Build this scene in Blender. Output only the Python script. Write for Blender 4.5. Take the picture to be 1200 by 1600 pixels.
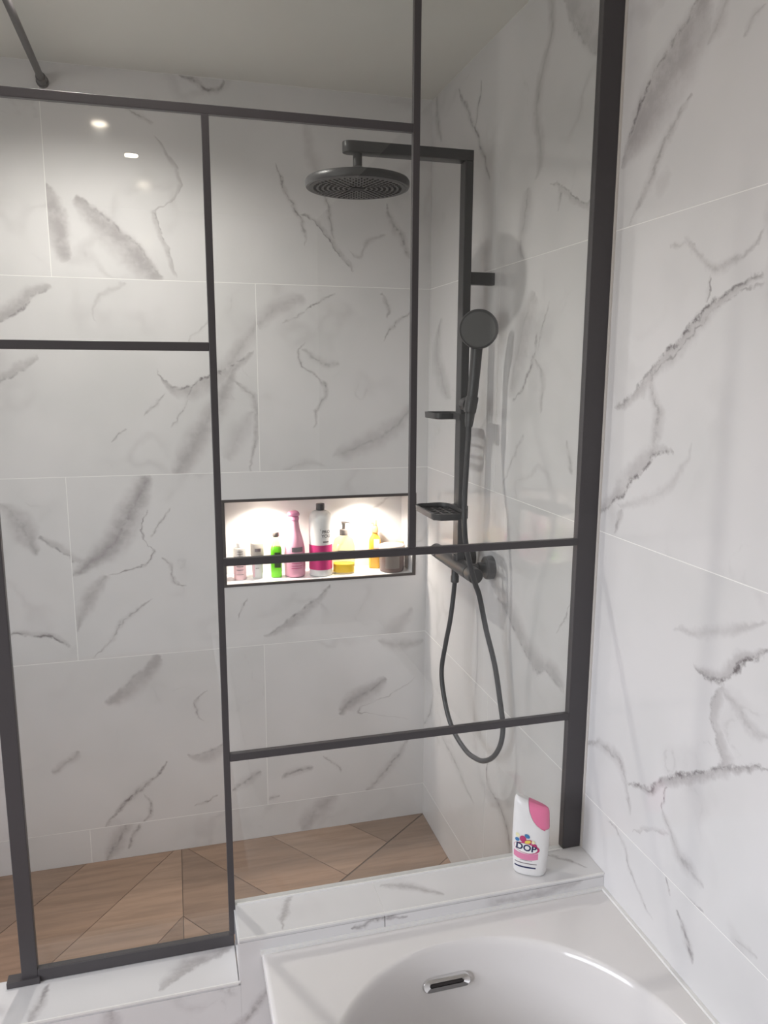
import bpy, bmesh, math, random
from mathutils import Vector, Matrix
import numpy as np

for o in list(bpy.data.objects):
    bpy.data.objects.remove(o, do_unlink=True)
SC = bpy.context.scene
COL = SC.collection
random.seed(7)

# ------------------------------------------------------------------ camera
cam_d = bpy.data.cameras.new('camera')
cam = bpy.data.objects.new('camera', cam_d)
COL.objects.link(cam)
r = Vector((0.9649022, -0.26257284, 0.00438671))
u = Vector((0.04255557, 0.17282302, 0.98403314))
f = Vector((0.25913851, 0.94930907, -0.17793125))
cam.matrix_world = Matrix(((r.x, u.x, -f.x, -0.85570), (r.y, u.y, -f.y, -1.42607),
                           (r.z, u.z, -f.z, 1.65078), (0, 0, 0, 1)))
cam_d.sensor_fit = 'VERTICAL'
cam_d.sensor_height = 36.0
cam_d.lens = 1209.91 / 1600 * 36.0
cam_d.clip_start = 0.02
SC.camera = cam

# ------------------------------------------------------------------ colour management, sky, lights
SC.view_settings.view_transform = 'Standard'
SC.view_settings.look = 'None'
SC.view_settings.gamma = 1.0
SC.view_settings.use_curve_mapping = False
SC.view_settings.exposure = 0.0
SC.cycles.use_denoising = True
SC.cycles.max_bounces = 14
SC.cycles.transparent_max_bounces = 24
SC.cycles.sample_clamp_indirect = 6.0

SKY = 12.2
SPOT_SHOWER = 50.0
SPOT_ROOM = 8.0
NICHE = 9.5

world = bpy.data.worlds.new('sky')
SC.world = world
world.use_nodes = True
wn = world.node_tree.nodes
# overcast sky above the horizon, duller ground below it
wl = world.node_tree.links
wc_ = wn.new('ShaderNodeTexCoord'); ws = wn.new('ShaderNodeSeparateXYZ'); wr = wn.new('ShaderNodeMapRange'); wm = wn.new('ShaderNodeMix')
wm.data_type = 'RGBA'; wr.interpolation_type = 'SMOOTHSTEP'
wl.new(wc_.outputs['Generated'], ws.inputs[0]); wl.new(ws.outputs['Z'], wr.inputs[0])
wr.inputs[1].default_value = -0.08; wr.inputs[2].default_value = 0.10
wm.inputs[6].default_value = (0.36, 0.345, 0.33, 1); wm.inputs[7].default_value = (0.915, 0.925, 1.0, 1)
wl.new(wr.outputs[0], wm.inputs[0]); wl.new(wm.outputs[2], wn['Background'].inputs[0])
wn['Background'].inputs[1].default_value = SKY

# made-up window opening in the unseen left wall, set to fit the daylight: a portal that only guides the sampling of the sky
WY0, WY1, WZ0, WZ1 = -2.5, -0.45, 0.85, 2.1
XL = -2.7
pd = bpy.data.lights.new('window_portal', 'AREA')
pd.shape = 'RECTANGLE'; pd.size = WY1 - WY0; pd.size_y = WZ1 - WZ0
pd.cycles.is_portal = True
po = bpy.data.objects.new('window_portal', pd); COL.objects.link(po)
po.location = (XL - 0.02, (WY0 + WY1) / 2, (WZ0 + WZ1) / 2)
po.rotation_euler = (math.pi / 2, 0, -math.pi / 2)

YB = 1.1343      # tiled back wall
ZC = 2.5148      # ceiling
Z4 = 0.1247      # lowest tile joint
HL, LL = 0.5935, 0.503   # tops of the high and the low ledge
YF = -3.2

VEINS = [
  ('R',3,[-0.4307,1.8045,-0.0398,1.5787],[(0.0,0.0),(0.15,0.0129),(0.308,0.018),(0.539,0.012),(0.783,0.0033),(1.0,0.0)],0.85,-0.0346,0.55,1),
  ('R',3,[-0.4323,1.7916,-0.1437,1.6309],[(0.0,0.0),(0.209,0.0093),(0.41,0.0128),(0.679,0.0079),(1.0,0.0)],0.45,0.0094,0.3,1),
  ('R',3,[-0.1645,1.6601,-0.1505,1.4758],[(0.0,0.0),(0.22,0.0003),(0.425,-0.0268),(0.714,-0.0251),(1.0,0.0)],0.35,0.0374,0.4,0),
  ('R',3,[-0.2401,1.5138,-0.0014,1.3581],[(0.0,0.0),(0.108,0.0134),(0.207,0.0227),(0.379,0.0163),(0.61,0.0065),(1.0,0.0)],0.8,0.0394,0.5,1),
  ('R',3,[-0.2939,1.5366,-0.06,1.387],[(0.0,0.0),(0.189,-0.0291),(0.424,-0.0365),(0.755,-0.0155),(1.0,0.0)],0.05,0.0293,0.3,0),
  ('R',3,[-0.083,1.3908,-0.061,1.3317],[(0.0,0.0),(0.606,0.0018),(1.0,0.0)],0.3,0.0239,0.4,0),
  ('R',3,[-0.3026,1.8061,-0.3003,1.7598],[(0.0,0.0),(0.504,-0.0072),(1.0,0.0)],0.6,0.0159,0.2,1),
  ('R',3,[-0.424,1.8577,-0.2287,1.8742],[(0.0,0.0),(0.21,-0.0291),(0.527,-0.0502),(0.802,-0.0228),(1.0,0.0)],0.2,0.0244,0.35,0),
  ('R',3,[-0.2642,1.8586,-0.1852,1.8647],[(0.0,0.0),(0.663,0.0036),(1.0,0.0)],0.3,0.0105,0.2,0),
  ('R',4,[-0.2324,2.2623,-0.0136,2.0428],[(0.0,0.0),(0.136,-0.0015),(0.275,0.0122),(0.442,0.0257),(0.616,0.0203),(0.811,0.0206),(1.0,0.0)],0.75,-0.133,0.75,1),
  ('R',4,[-0.2267,2.1068,-0.0589,1.927],[(0.0,0.0),(0.178,0.0135),(0.475,0.0117),(0.722,0.0002),(1.0,0.0)],0.35,0.0291,0.35,0),
  ('R',4,[-0.2893,2.2291,-0.2512,2.1705],[(0.0,0.0),(0.587,-0.0095),(1.0,0.0)],0.2,0.0448,0.4,0),
  ('R',4,[-0.3775,2.1753,-0.3374,2.1478],[(0.0,0.0),(0.55,0.0043),(1.0,0.0)],0.25,0.0184,0.3,0),
  ('R',2,[-0.4963,1.2855,-0.2713,1.1935],[(0.0,0.0),(0.247,-0.0123),(0.573,-0.0145),(1.0,0.0)],0.05,0.0256,0.4,0),
  ('R',2,[-0.509,1.2363,-0.3312,1.1457],[(0.0,0.0),(0.306,-0.0096),(0.611,-0.0258),(0.82,-0.0242),(1.0,0.0)],0.85,0.0278,0.55,1),
  ('R',2,[-0.4052,1.1496,-0.3934,0.9796],[(0.0,0.0),(0.339,0.0098),(0.56,-0.0184),(0.733,-0.0288),(1.0,0.0)],0.35,-0.0347,0.5,1),
  ('R',2,[-0.4065,1.1389,-0.525,1.1106],[(0.0,0.0),(0.417,0.0067),(0.684,0.0125),(1.0,0.0)],0.15,0.0269,0.4,0),
  ('R',2,[-0.1497,0.8523,-0.5309,1.0634],[(0.0,0.0),(0.145,0.0284),(0.34,0.0092),(0.48,0.0079),(0.659,-0.0013),(0.798,-0.006),(1.0,0.0)],0.85,0.0248,0.65,1),
  ('R',2,[0.0002,0.8434,-0.1813,0.773],[(0.0,0.0),(0.322,-0.0523),(0.599,-0.0703),(0.81,-0.0417),(1.0,0.0)],0.35,0.0398,0.4,0),
  ('R',2,[-0.2894,0.901,-0.2778,0.8476],[(0.0,0.0),(1.0,0.0)],0.8,0.0103,0.3,0),
  ('R',2,[-0.2778,0.8476,-0.4094,0.7755],[(0.0,0.0),(0.226,0.0041),(0.451,0.0223),(0.78,0.0132),(1.0,0.0)],0.3,0.0364,0.4,0),
  ('R',2,[-0.1865,0.7464,-0.3094,0.8106],[(0.0,0.0),(0.513,-0.0028),(1.0,0.0)],0.2,-0.0123,0.3,1),
  ('R',1,[-0.1055,0.7173,-0.2828,0.6039],[(0.0,0.0),(0.293,-0.0198),(0.588,0.0025),(1.0,0.0)],0.35,0.0161,0.25,0),
  ('R',1,[-0.3065,0.7165,-0.323,0.6922],[(0.0,0.0),(1.0,0.0)],0.7,0.0116,0.3,0),
  ('R',1,[-0.3452,0.682,-0.4004,0.6168],[(0.0,0.0),(0.406,-0.0035),(1.0,0.0)],0.55,0.0226,0.4,0),
  ('R',2,[-0.362,0.7293,-0.4148,0.7298],[(0.0,0.0),(1.0,0.0)],0.5,0.0104,0.3,0),
  ('R',2,[-0.4942,0.7359,-0.545,0.7361],[(0.0,0.0),(1.0,0.0)],0.2,0.019,0.3,0),
  ('R',4,[0.3499,2.4973,0.3741,2.0983],[(0.0,0.0),(0.202,-0.0499),(0.394,-0.0238),(0.631,0.0014),(0.857,-0.0354),(1.0,0.0)],0.2,0.0525,0.5,0),
  ('R',4,[0.2571,2.4709,0.0671,2.264],[(0.0,0.0),(0.288,0.0259),(0.626,0.0234),(1.0,-0.0)],0.3,-0.0939,0.6,1),
  ('R',4,[0.8986,2.4709,0.6398,2.1563],[(0.0,0.0),(0.37,-0.0113),(0.695,-0.0161),(1.0,0.0)],0.6,0.0274,0.4,0),
  ('R',4,[0.7184,2.4377,0.7577,2.3262],[(0.0,0.0),(0.524,-0.0067),(1.0,0.0)],0.5,0.0317,0.3,0),
  ('R',4,[1.0908,2.5134,1.0399,2.3576],[(0.0,0.0),(0.475,0.0147),(1.0,0.0)],0.3,0.0554,0.4,0),
  ('R',4,[0.2801,2.0736,0.0652,2.01],[(0.0,0.0),(0.302,0.0067),(0.662,0.0191),(1.0,0.0)],0.5,0.0183,0.4,1),
  ('R',4,[0.2298,2.0574,0.234,2.0069],[(0.0,0.0),(0.482,-0.0043),(1.0,0.0)],0.4,0.0233,0.3,0),
  ('R',4,[0.4013,2.0896,0.384,1.9279],[(0.0,0.0),(0.391,0.0157),(0.857,0.0319),(1.0,0.0)],0.35,0.0649,0.35,0),
  ('R',3,[0.3417,1.8439,0.4698,1.5881],[(0.0,0.0),(0.266,0.007),(0.625,0.0053),(1.0,0.0)],0.2,0.1207,0.5,0),
  ('R',3,[0.3159,1.7449,0.4491,1.5805],[(0.0,0.0),(0.482,-0.0305),(1.0,0.0)],0.6,0.0223,0.3,0),
  ('R',3,[0.3278,1.6848,0.2822,1.5559],[(0.0,0.0),(0.538,-0.0266),(1.0,0.0)],0.35,0.0363,0.4,0),
  ('R',3,[0.2628,1.8149,0.3112,1.6922],[(0.0,0.0),(0.599,0.0076),(1.0,0.0)],0.3,0.0161,0.2,0),
  ('R',3,[1.0113,1.8171,0.9185,1.564],[(0.0,0.0),(0.374,0.0775),(0.74,0.0483),(1.0,-0.0)],0.25,0.1085,0.5,0),
  ('R',3,[0.3654,1.4957,0.4923,1.3473],[(0.0,0.0),(0.519,0.0068),(1.0,0.0)],0.3,0.0221,0.25,0),
  ('R',3,[0.1502,1.4982,0.1201,1.4293],[(0.0,0.0),(1.0,0.0)],0.3,0.0286,0.3,0),
  ('R',2,[0.5849,1.0825,0.1096,0.9105],[(0.0,0.0),(0.26,0.017),(0.505,0.0404),(0.692,0.0466),(0.837,0.0139),(1.0,0.0)],0.4,-0.0766,0.6,1),
  ('R',2,[0.0866,1.1425,0.1591,1.0346],[(0.0,0.0),(0.539,0.0006),(1.0,0.0)],0.4,0.0107,0.2,0),
  ('R',1,[1.0624,0.5704,1.1497,0.3584],[(0.0,0.0),(0.331,-0.0512),(1.0,0.0)],0.5,0.0407,0.3,0),
  ('R',1,[0.498,0.5401,0.3557,0.3164],[(0.0,0.0),(0.196,0.0712),(0.421,0.0128),(0.757,-0.0148),(1.0,-0.0)],0.55,0.0574,0.45,0),
  ('R',1,[0.9368,0.4092,0.6328,0.3199],[(0.0,0.0),(0.459,-0.0071),(0.81,-0.006),(1.0,0.0)],0.3,0.0505,0.3,0),
  ('B',4,[-1.1898,2.1881,-1.1309,1.9674],[(0.0,0.0),(0.212,0.0181),(0.576,0.0233),(1.0,0.0)],0.1,-0.0827,0.8,1),
  ('B',4,[-1.1012,2.1583,-0.8578,1.9252],[(0.0,0.0),(0.195,0.0102),(0.437,0.012),(0.702,0.0124),(1.0,0.0)],0.4,-0.0826,0.8,1),
  ('B',4,[-0.8723,2.3431,-0.814,1.9248],[(0.0,0.0),(0.175,0.0386),(0.371,0.0501),(0.463,0.005),(0.529,-0.0362),(0.708,-0.0217),(1.0,0.0)],0.35,-0.0193,0.5,1),
  ('B',4,[-0.9589,2.4151,-0.8711,2.3698],[(0.0,0.0),(0.482,0.0032),(1.0,0.0)],0.4,0.0151,0.3,0),
  ('B',4,[-0.5161,2.2931,-0.4234,2.0443],[(0.0,0.0),(0.361,0.0052),(0.559,0.0149),(0.752,0.0169),(1.0,0.0)],0.65,0.0192,0.4,0),
  ('B',4,[-0.4343,2.1408,-0.2643,1.9774],[(0.0,0.0),(0.215,0.0118),(0.514,0.0068),(1.0,0.0)],0.65,0.0196,0.45,1),
  ('B',4,[-0.3718,2.2213,-0.3337,2.0739],[(0.0,0.0),(0.527,0.0084),(1.0,0.0)],0.45,0.0197,0.4,0),
  ('B',4,[-0.1506,2.1898,-0.0682,2.0194],[(0.0,0.0),(0.286,-0.0091),(0.597,0.0018),(1.0,0.0)],0.45,0.029,0.4,0),
  ('B',4,[-0.279,2.0566,-0.1502,2.1025],[(0.0,0.0),(0.135,-0.0431),(0.459,-0.015),(1.0,0.0)],0.15,0.0266,0.4,0),
  ('B',4,[-0.41,2.4258,-0.3715,2.25],[(0.0,0.0),(0.462,-0.009),(1.0,0.0)],0.05,0.044,0.3,0),
  ('B',4,[-0.8135,2.5155,-0.6568,2.5358],[(0.0,0.0),(0.355,-0.0212),(0.745,-0.048),(1.0,0.0)],0.6,0.0303,0.6,0),
  ('B',3,[-1.3676,1.7811,-1.1817,1.8959],[(0.0,0.0),(0.421,-0.0051),(0.742,0.0028),(1.0,0.0)],0.5,0.0515,0.7,1),
  ('B',3,[-1.3826,1.5917,-1.2314,1.6864],[(0.0,0.0),(0.416,-0.002),(0.72,-0.0024),(1.0,0.0)],0.4,0.0388,0.6,1),
  ('B',3,[-0.9028,1.6893,-0.5897,1.7162],[(0.0,0.0),(0.079,-0.0771),(0.239,-0.0975),(0.469,-0.0755),(0.738,-0.0421),(1.0,0.0)],0.75,-0.0675,0.6,1),
  ('B',3,[-0.6438,1.6714,-0.8612,1.3101],[(0.0,0.0),(0.243,0.0066),(0.56,0.0006),(0.866,0.0032),(1.0,0.0)],0.1,0.0799,0.7,0),
  ('B',3,[-0.79,1.6006,-0.8644,1.4661],[(0.0,0.0),(0.502,0.0058),(1.0,0.0)],0.4,0.0131,0.2,0),
  ('B',3,[-0.8727,1.5867,-0.9402,1.5074],[(0.0,0.0),(1.0,0.0)],0.35,0.0156,0.3,0),
  ('B',3,[-0.9975,1.4721,-1.0429,1.4409],[(0.0,0.0),(1.0,0.0)],0.6,0.0129,0.3,0),
  ('B',3,[-0.6006,1.5285,-0.6876,1.3635],[(0.0,0.0),(0.524,-0.0092),(1.0,-0.0)],0.1,0.0709,0.35,0),
  ('B',3,[-0.5798,1.7885,-0.4213,1.8921],[(0.0,0.0),(0.435,0.0191),(1.0,0.0)],0.2,0.0625,0.5,0),
  ('B',3,[-0.4219,1.852,-0.3287,1.8948],[(0.0,0.0),(0.499,-0.0),(1.0,0.0)],0.6,0.0135,0.3,0),
  ('B',3,[-0.5016,1.804,-0.4219,1.848],[(0.0,0.0),(0.625,-0.0049),(1.0,0.0)],0.4,0.0188,0.3,0),
  ('B',3,[-0.1777,1.9073,-0.1465,1.8215],[(0.0,0.0),(0.33,0.0126),(1.0,0.0)],0.45,0.022,0.4,0),
  ('B',3,[-0.1638,1.7482,-0.0596,1.8485],[(0.0,0.0),(0.44,0.0121),(1.0,0.0)],0.6,0.0171,0.35,0),
  ('B',3,[-0.4234,1.7446,-0.4099,1.4677],[(0.0,0.0),(0.182,-0.02),(0.374,0.0192),(0.493,0.0515),(0.792,0.0293),(1.0,0.0)],0.5,0.0189,0.45,0),
  ('B',3,[-0.0449,1.5675,-0.3369,1.3654],[(0.0,0.0),(0.426,0.0397),(0.745,0.0254),(1.0,0.0)],0.2,0.077,0.5,0),
  ('B',3,[-0.511,1.3162,-0.3591,1.3378],[(0.0,0.0),(0.447,0.021),(1.0,-0.0)],0.1,0.0391,0.3,0),
  ('B',3,[-0.6898,1.6167,-0.6142,1.3235],[(0.0,0.0),(0.082,0.0561),(0.282,0.0771),(0.562,0.0572),(1.0,0.0)],0.25,0.0342,0.5,0),
  ('B',3,[-0.5772,1.8124,-0.7301,1.6106],[(0.0,0.0),(0.338,0.0041),(0.732,0.0059),(1.0,-0.0)],0.15,0.0634,0.5,0),
  ('B',3,[-0.43,1.7241,-0.313,1.6777],[(0.0,0.0),(0.489,-0.0126),(1.0,0.0)],0.3,0.0331,0.3,0),
  ('B',3,[-0.9668,1.9178,-1.0574,1.7796],[(0.0,0.0),(0.726,-0.0408),(1.0,0.0)],0.1,0.0225,0.3,0),
  ('B',3,[-0.7232,1.8094,-0.8041,1.7393],[(0.0,0.0),(0.442,-0.0012),(1.0,0.0)],0.25,0.0129,0.2,0),
  ('B',2,[-1.3826,1.2537,-1.2773,1.0769],[(0.0,0.0),(0.342,0.0164),(0.721,0.0062),(1.0,-0.0)],0.2,0.0863,0.7,0),
  ('B',2,[-1.3878,0.8288,-1.1973,0.771],[(0.0,0.0),(0.312,0.0195),(0.655,0.0165),(1.0,-0.0)],0.7,0.0228,0.5,1),
  ('B',2,[-0.9354,1.3248,-1.188,1.009],[(0.0,0.0),(0.267,0.0204),(0.485,0.0406),(0.716,0.036),(1.0,0.0)],0.2,0.0927,0.9,0),
  ('B',2,[-0.949,1.2051,-1.0731,1.0014],[(0.0,0.0),(0.332,0.0297),(0.464,0.0831),(0.788,0.0506),(1.0,0.0)],0.65,0.0125,0.5,0),
  ('B',2,[-1.2728,1.1421,-1.1281,1.0513],[(0.0,0.0),(0.41,-0.0126),(0.738,-0.0174),(1.0,-0.0)],0.55,0.0328,0.5,1),
  ('B',2,[-0.9125,1.051,-0.8356,0.953],[(0.0,0.0),(0.341,0.0059),(0.67,-0.0131),(1.0,0.0)],0.5,0.0199,0.5,0),
  ('B',2,[-0.8694,1.2122,-0.9453,1.1167],[(0.0,0.0),(0.54,-0.0014),(1.0,0.0)],0.4,0.0138,0.3,0),
  ('B',2,[-1.0731,1.0014,-1.184,0.8281],[(0.0,0.0),(0.45,-0.0146),(1.0,-0.0)],0.1,0.0528,0.6,0),
  ('B',2,[-0.9348,0.9164,-1.1316,0.7299],[(0.0,0.0),(0.435,-0.0172),(0.721,-0.0063),(1.0,0.0)],0.4,0.0196,0.35,0),
  ('B',2,[-0.3515,0.9262,-0.5832,0.7604],[(0.0,0.0),(0.406,0.0171),(0.679,0.0175),(1.0,0.0)],0.55,0.0441,0.55,1),
  ('B',2,[-0.6383,0.8945,-0.6722,0.8295],[(0.0,0.0),(1.0,0.0)],0.4,0.0118,0.3,0),
  ('B',2,[-0.0477,0.8148,-0.2256,0.6981],[(0.0,0.0),(0.557,0.0289),(1.0,0.0)],0.05,0.0786,0.4,0),
  ('B',1,[-0.9395,0.7249,-1.1129,0.5725],[(0.0,0.0),(0.345,0.0063),(0.68,0.0047),(1.0,0.0)],0.15,0.0701,0.7,1),
  ('B',1,[-0.7765,0.5763,-0.7652,0.47],[(0.0,0.0),(0.635,-0.046),(0.979,-0.0276),(1.0,0.0)],0.45,0.0186,0.45,0),
  ('B',1,[-0.7178,0.393,-0.8491,0.3459],[(0.0,0.0),(0.455,0.0126),(1.0,0.0)],0.4,0.0577,0.5,1),
  ('B',1,[-0.9198,0.3318,-1.1325,0.1191],[(0.0,0.0),(0.277,-0.0093),(0.545,-0.0119),(1.0,0.0)],0.75,0.028,0.45,0),
  ('B',1,[-1.0085,0.2307,-1.0497,0.1176],[(0.0,0.0),(0.369,0.0424),(0.734,0.0406),(1.0,0.0)],0.45,0.0237,0.4,0),
  ('B',1,[-1.1959,0.4152,-1.2852,0.3453],[(0.0,0.0),(0.483,0.0021),(1.0,0.0)],0.25,0.0356,0.5,0),
  ('B',1,[-0.753,0.1854,-0.8394,0.1521],[(0.0,0.0),(0.516,0.0005),(1.0,0.0)],0.7,0.0134,0.3,0),
  ('B',1,[-0.142,0.5615,-0.3251,0.4418],[(0.0,0.0),(0.348,0.0072),(0.633,-0.0062),(1.0,0.0)],0.35,0.0807,0.75,0),
  ('B',1,[-0.0323,0.5452,-0.0303,0.3819],[(0.0,0.0),(0.367,-0.1221),(0.595,-0.2184),(0.793,-0.1226),(1.0,0.0)],0.35,0.0141,0.35,0),
  ('B',1,[-0.0023,0.69,-0.1784,0.701],[(0.0,0.0),(0.449,0.0172),(1.0,-0.0)],0.1,0.0512,0.45,0),
  ('B',1,[-0.7061,0.198,-0.5994,0.2562],[(0.0,0.0),(0.456,-0.0022),(1.0,0.0)],0.45,0.0407,0.45,0),
  ('B',1,[-0.5318,0.2295,-0.4112,0.2474],[(0.0,0.0),(0.479,0.0006),(1.0,-0.0)],0.5,0.0343,0.45,0),
  ('B',1,[-0.2378,0.1109,-0.0544,0.3214],[(0.0,0.0),(0.272,-0.0147),(0.602,-0.0159),(1.0,0.0)],0.4,0.0438,0.45,0),
  ('B',1,[-0.3803,0.2881,-0.3099,0.2157],[(0.0,0.0),(0.635,0.0029),(1.0,0.0)],0.4,0.0185,0.3,0),
  ('B',1,[-0.5793,0.1419,-0.5333,0.1525],[(0.0,0.0),(1.0,0.0)],0.4,0.0208,0.3,0),
  ('B',0,[-1.0475,0.1604,-1.1401,-0.0169],[(0.0,0.0),(0.477,-0.002),(1.0,0.0)],0.45,0.0652,0.6,0),
  ('B',0,[-1.0224,0.118,-1.0644,0.0355],[(0.0,0.0),(1.0,0.0)],0.5,0.024,0.4,0),
  ('B',0,[-0.3342,0.1355,-0.466,0.0027],[(0.0,0.0),(0.424,-0.0059),(1.0,0.0)],0.1,0.0844,0.6,0),
]

# ------------------------------------------------------------------ mesh helpers
class MB:
    def __init__(s): s.v = []; s.f = []
    def add(s, V, F):
        n = len(s.v); s.v += [tuple(p) for p in V]; s.f += [tuple(i + n for i in q) for q in F]; return s
    def box(s, x0, x1, y0, y1, z0, z1):
        return s.add([(x0,y0,z0),(x1,y0,z0),(x1,y1,z0),(x0,y1,z0),(x0,y0,z1),(x1,y0,z1),(x1,y1,z1),(x0,y1,z1)],
            [(3,2,1,0),(4,5,6,7),(0,1,5,4),(1,2,6,5),(2,3,7,6),(3,0,4,7)])
    def loft(s, rings, cap=True):
        n = len(rings[0]); V = [p for R in rings for p in R]; F = []
        for k in range(len(rings) - 1):
            for i in range(n):
                j = (i + 1) % n
                F.append((k*n+i, k*n+j, (k+1)*n+j, (k+1)*n+i))
        if cap:
            F.append(tuple(reversed(range(n)))); F.append(tuple((len(rings)-1)*n + i for i in range(n)))
        return s.add(V, F)
    def lathe(s, prof, c=(0,0,0), n=32, cap=True):
        return s.loft([[(c[0]+q*math.cos(2*math.pi*i/n), c[1]+q*math.sin(2*math.pi*i/n), c[2]+z) for i in range(n)] for q, z in prof], cap)
    def cyl(s, a, b, r0, r1=None, n=24):
        return s.axis(a, b, [(r0, 0), (r1 if r1 is not None else r0, 1)], n)
    def axis(s, a, b, prof, n=24):          # profile (radius, 0..1) turned around the line a-b
        a = Vector(a); b = Vector(b); d = b - a; q = d.to_track_quat('Z', 'Y').to_matrix()
        R = []
        for rr, t in prof:
            R.append([tuple(a + d*t + q @ Vector((rr*math.cos(2*math.pi*i/n), rr*math.sin(2*math.pi*i/n), 0))) for i in range(n)])
        return s.loft(R)
    def tube(s, pts, rad, n=12):
        P = [Vector(p) for p in pts]; R = []; ref = None
        for i, p in enumerate(P):
            t = (P[min(i+1, len(P)-1)] - P[max(i-1, 0)]).normalized()
            if ref is None: ref = t.orthogonal().normalized()
            ref = (ref - t*ref.dot(t)).normalized(); b = t.cross(ref)
            rr = rad[i] if isinstance(rad, (list, tuple)) else rad
            R.append([tuple(p + ref*rr*math.cos(2*math.pi*k/n) + b*rr*math.sin(2*math.pi*k/n)) for k in range(n)])
        return s.loft(R)
    def prism(s, poly, z0, z1):              # polygon in x,y
        n = len(poly)
        return s.add([(x,y,z0) for x,y in poly] + [(x,y,z1) for x,y in poly],
            [tuple(reversed(range(n))), tuple(range(n, 2*n))] + [(i,(i+1)%n,n+(i+1)%n,n+i) for i in range(n)])
    def prism_xz(s, poly, y0, y1):
        n = len(poly)
        return s.add([(x,y0,z) for x,z in poly] + [(x,y1,z) for x,z in poly],
            [tuple(range(n)), tuple(reversed(range(n, 2*n)))] + [((i+1)%n,i,n+i,n+(i+1)%n) for i in range(n)])

def spline(pts, k=8):
    P = [Vector(p) for p in pts]; out = []
    for i in range(len(P)-1):
        a = P[max(i-1,0)]; b = P[i]; c = P[i+1]; d = P[min(i+2,len(P)-1)]
        for j in range(k):
            t = j/k
            out.append(0.5*((2*b) + (c-a)*t + (2*a-5*b+4*c-d)*t*t + (3*b-a-3*c+d)*t**3))
    out.append(P[-1]); return out

def obj(name, mb, mat, parent=None, loc=None, bev=0, smooth=False, seg=2):
    me = bpy.data.meshes.new(name)
    bm = bmesh.new()
    vs = [bm.verts.new(p) for p in mb.v]
    for q in mb.f:
        try: bm.faces.new([vs[i] for i in q])
        except ValueError: pass
    bmesh.ops.remove_doubles(bm, verts=bm.verts, dist=1e-6)
    bmesh.ops.recalc_face_normals(bm, faces=bm.faces)
    if bev:
        es = [e for e in bm.edges if len(e.link_faces) == 2 and e.calc_face_angle(0) > 0.6]
        bmesh.ops.bevel(bm, geom=es, offset=bev, segments=seg, profile=0.5, affect='EDGES', clamp_overlap=True)
    bm.to_mesh(me); bm.free()
    if smooth:
        for p in me.polygons: p.use_smooth = True
        me.set_sharp_from_angle(angle=math.radians(smooth if smooth > 1 else 40))
    me.materials.append(mat)
    o = bpy.data.objects.new(name, me); COL.objects.link(o)
    if parent is not None: o.parent = parent
    if loc is not None: o.location = loc
    return o

def tag(o, label=None, cat=None, group=None, kind=None):
    if label: o['label'] = label
    if cat: o['category'] = cat
    if group: o['group'] = group
    if kind: o['kind'] = kind
    return o

def thing(name, label, cat, loc=(0,0,0), rz=0, group=None):
    o = bpy.data.objects.new(name, None); COL.objects.link(o)
    o.empty_display_size = 0.05
    o.location = loc; o.rotation_euler = (0, 0, rz)
    return tag(o, label, cat, group)

# ------------------------------------------------------------------ materials
class NT:
    def __init__(s, name):
        s.m = bpy.data.materials.new(name); s.m.use_nodes = True; s.t = s.m.node_tree
        s.b = s.t.nodes['Principled BSDF']; s.out = s.t.nodes['Material Output']
    def new(s, t, **kw):
        n = s.t.nodes.new(t)
        for k, v in kw.items(): setattr(n, k, v)
        return n
    def put(s, val, sock):
        if hasattr(val, 'is_linked'): s.t.links.new(val, sock)
        else: sock.default_value = val
    def math(s, op, a, b=0.0, clamp=False):
        n = s.new('ShaderNodeMath', operation=op); n.use_clamp = clamp
        s.put(a, n.inputs[0]); s.put(b, n.inputs[1]); return n.outputs[0]
    def vmath(s, op, a, b):
        n = s.new('ShaderNodeVectorMath', operation=op); s.put(a, n.inputs[0]); s.put(b, n.inputs[1]); return n.outputs[0]
    def rng(s, v, a, b, c, d, smooth=True):
        n = s.new('ShaderNodeMapRange'); n.interpolation_type = 'SMOOTHSTEP' if smooth else 'LINEAR'
        for i, x in enumerate((v, a, b, c, d)): s.put(x, n.inputs[i])
        return n.outputs[0]
    def noise(s, vec, scale, detail=3, rough=0.55, color=False):
        n = s.new('ShaderNodeTexNoise'); s.put(vec, n.inputs['Vector']); n.inputs['Scale'].default_value = scale
        n.inputs['Detail'].default_value = detail; n.inputs['Roughness'].default_value = rough
        return n.outputs['Color' if color else 'Fac']
    def mix(s, fac, a, b):
        n = s.new('ShaderNodeMix', data_type='RGBA'); s.put(fac, n.inputs[0]); s.put(a, n.inputs[6]); s.put(b, n.inputs[7]); return n.outputs[2]
    def coord(s, which='Object'):
        return s.new('ShaderNodeTexCoord').outputs[which]

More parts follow.
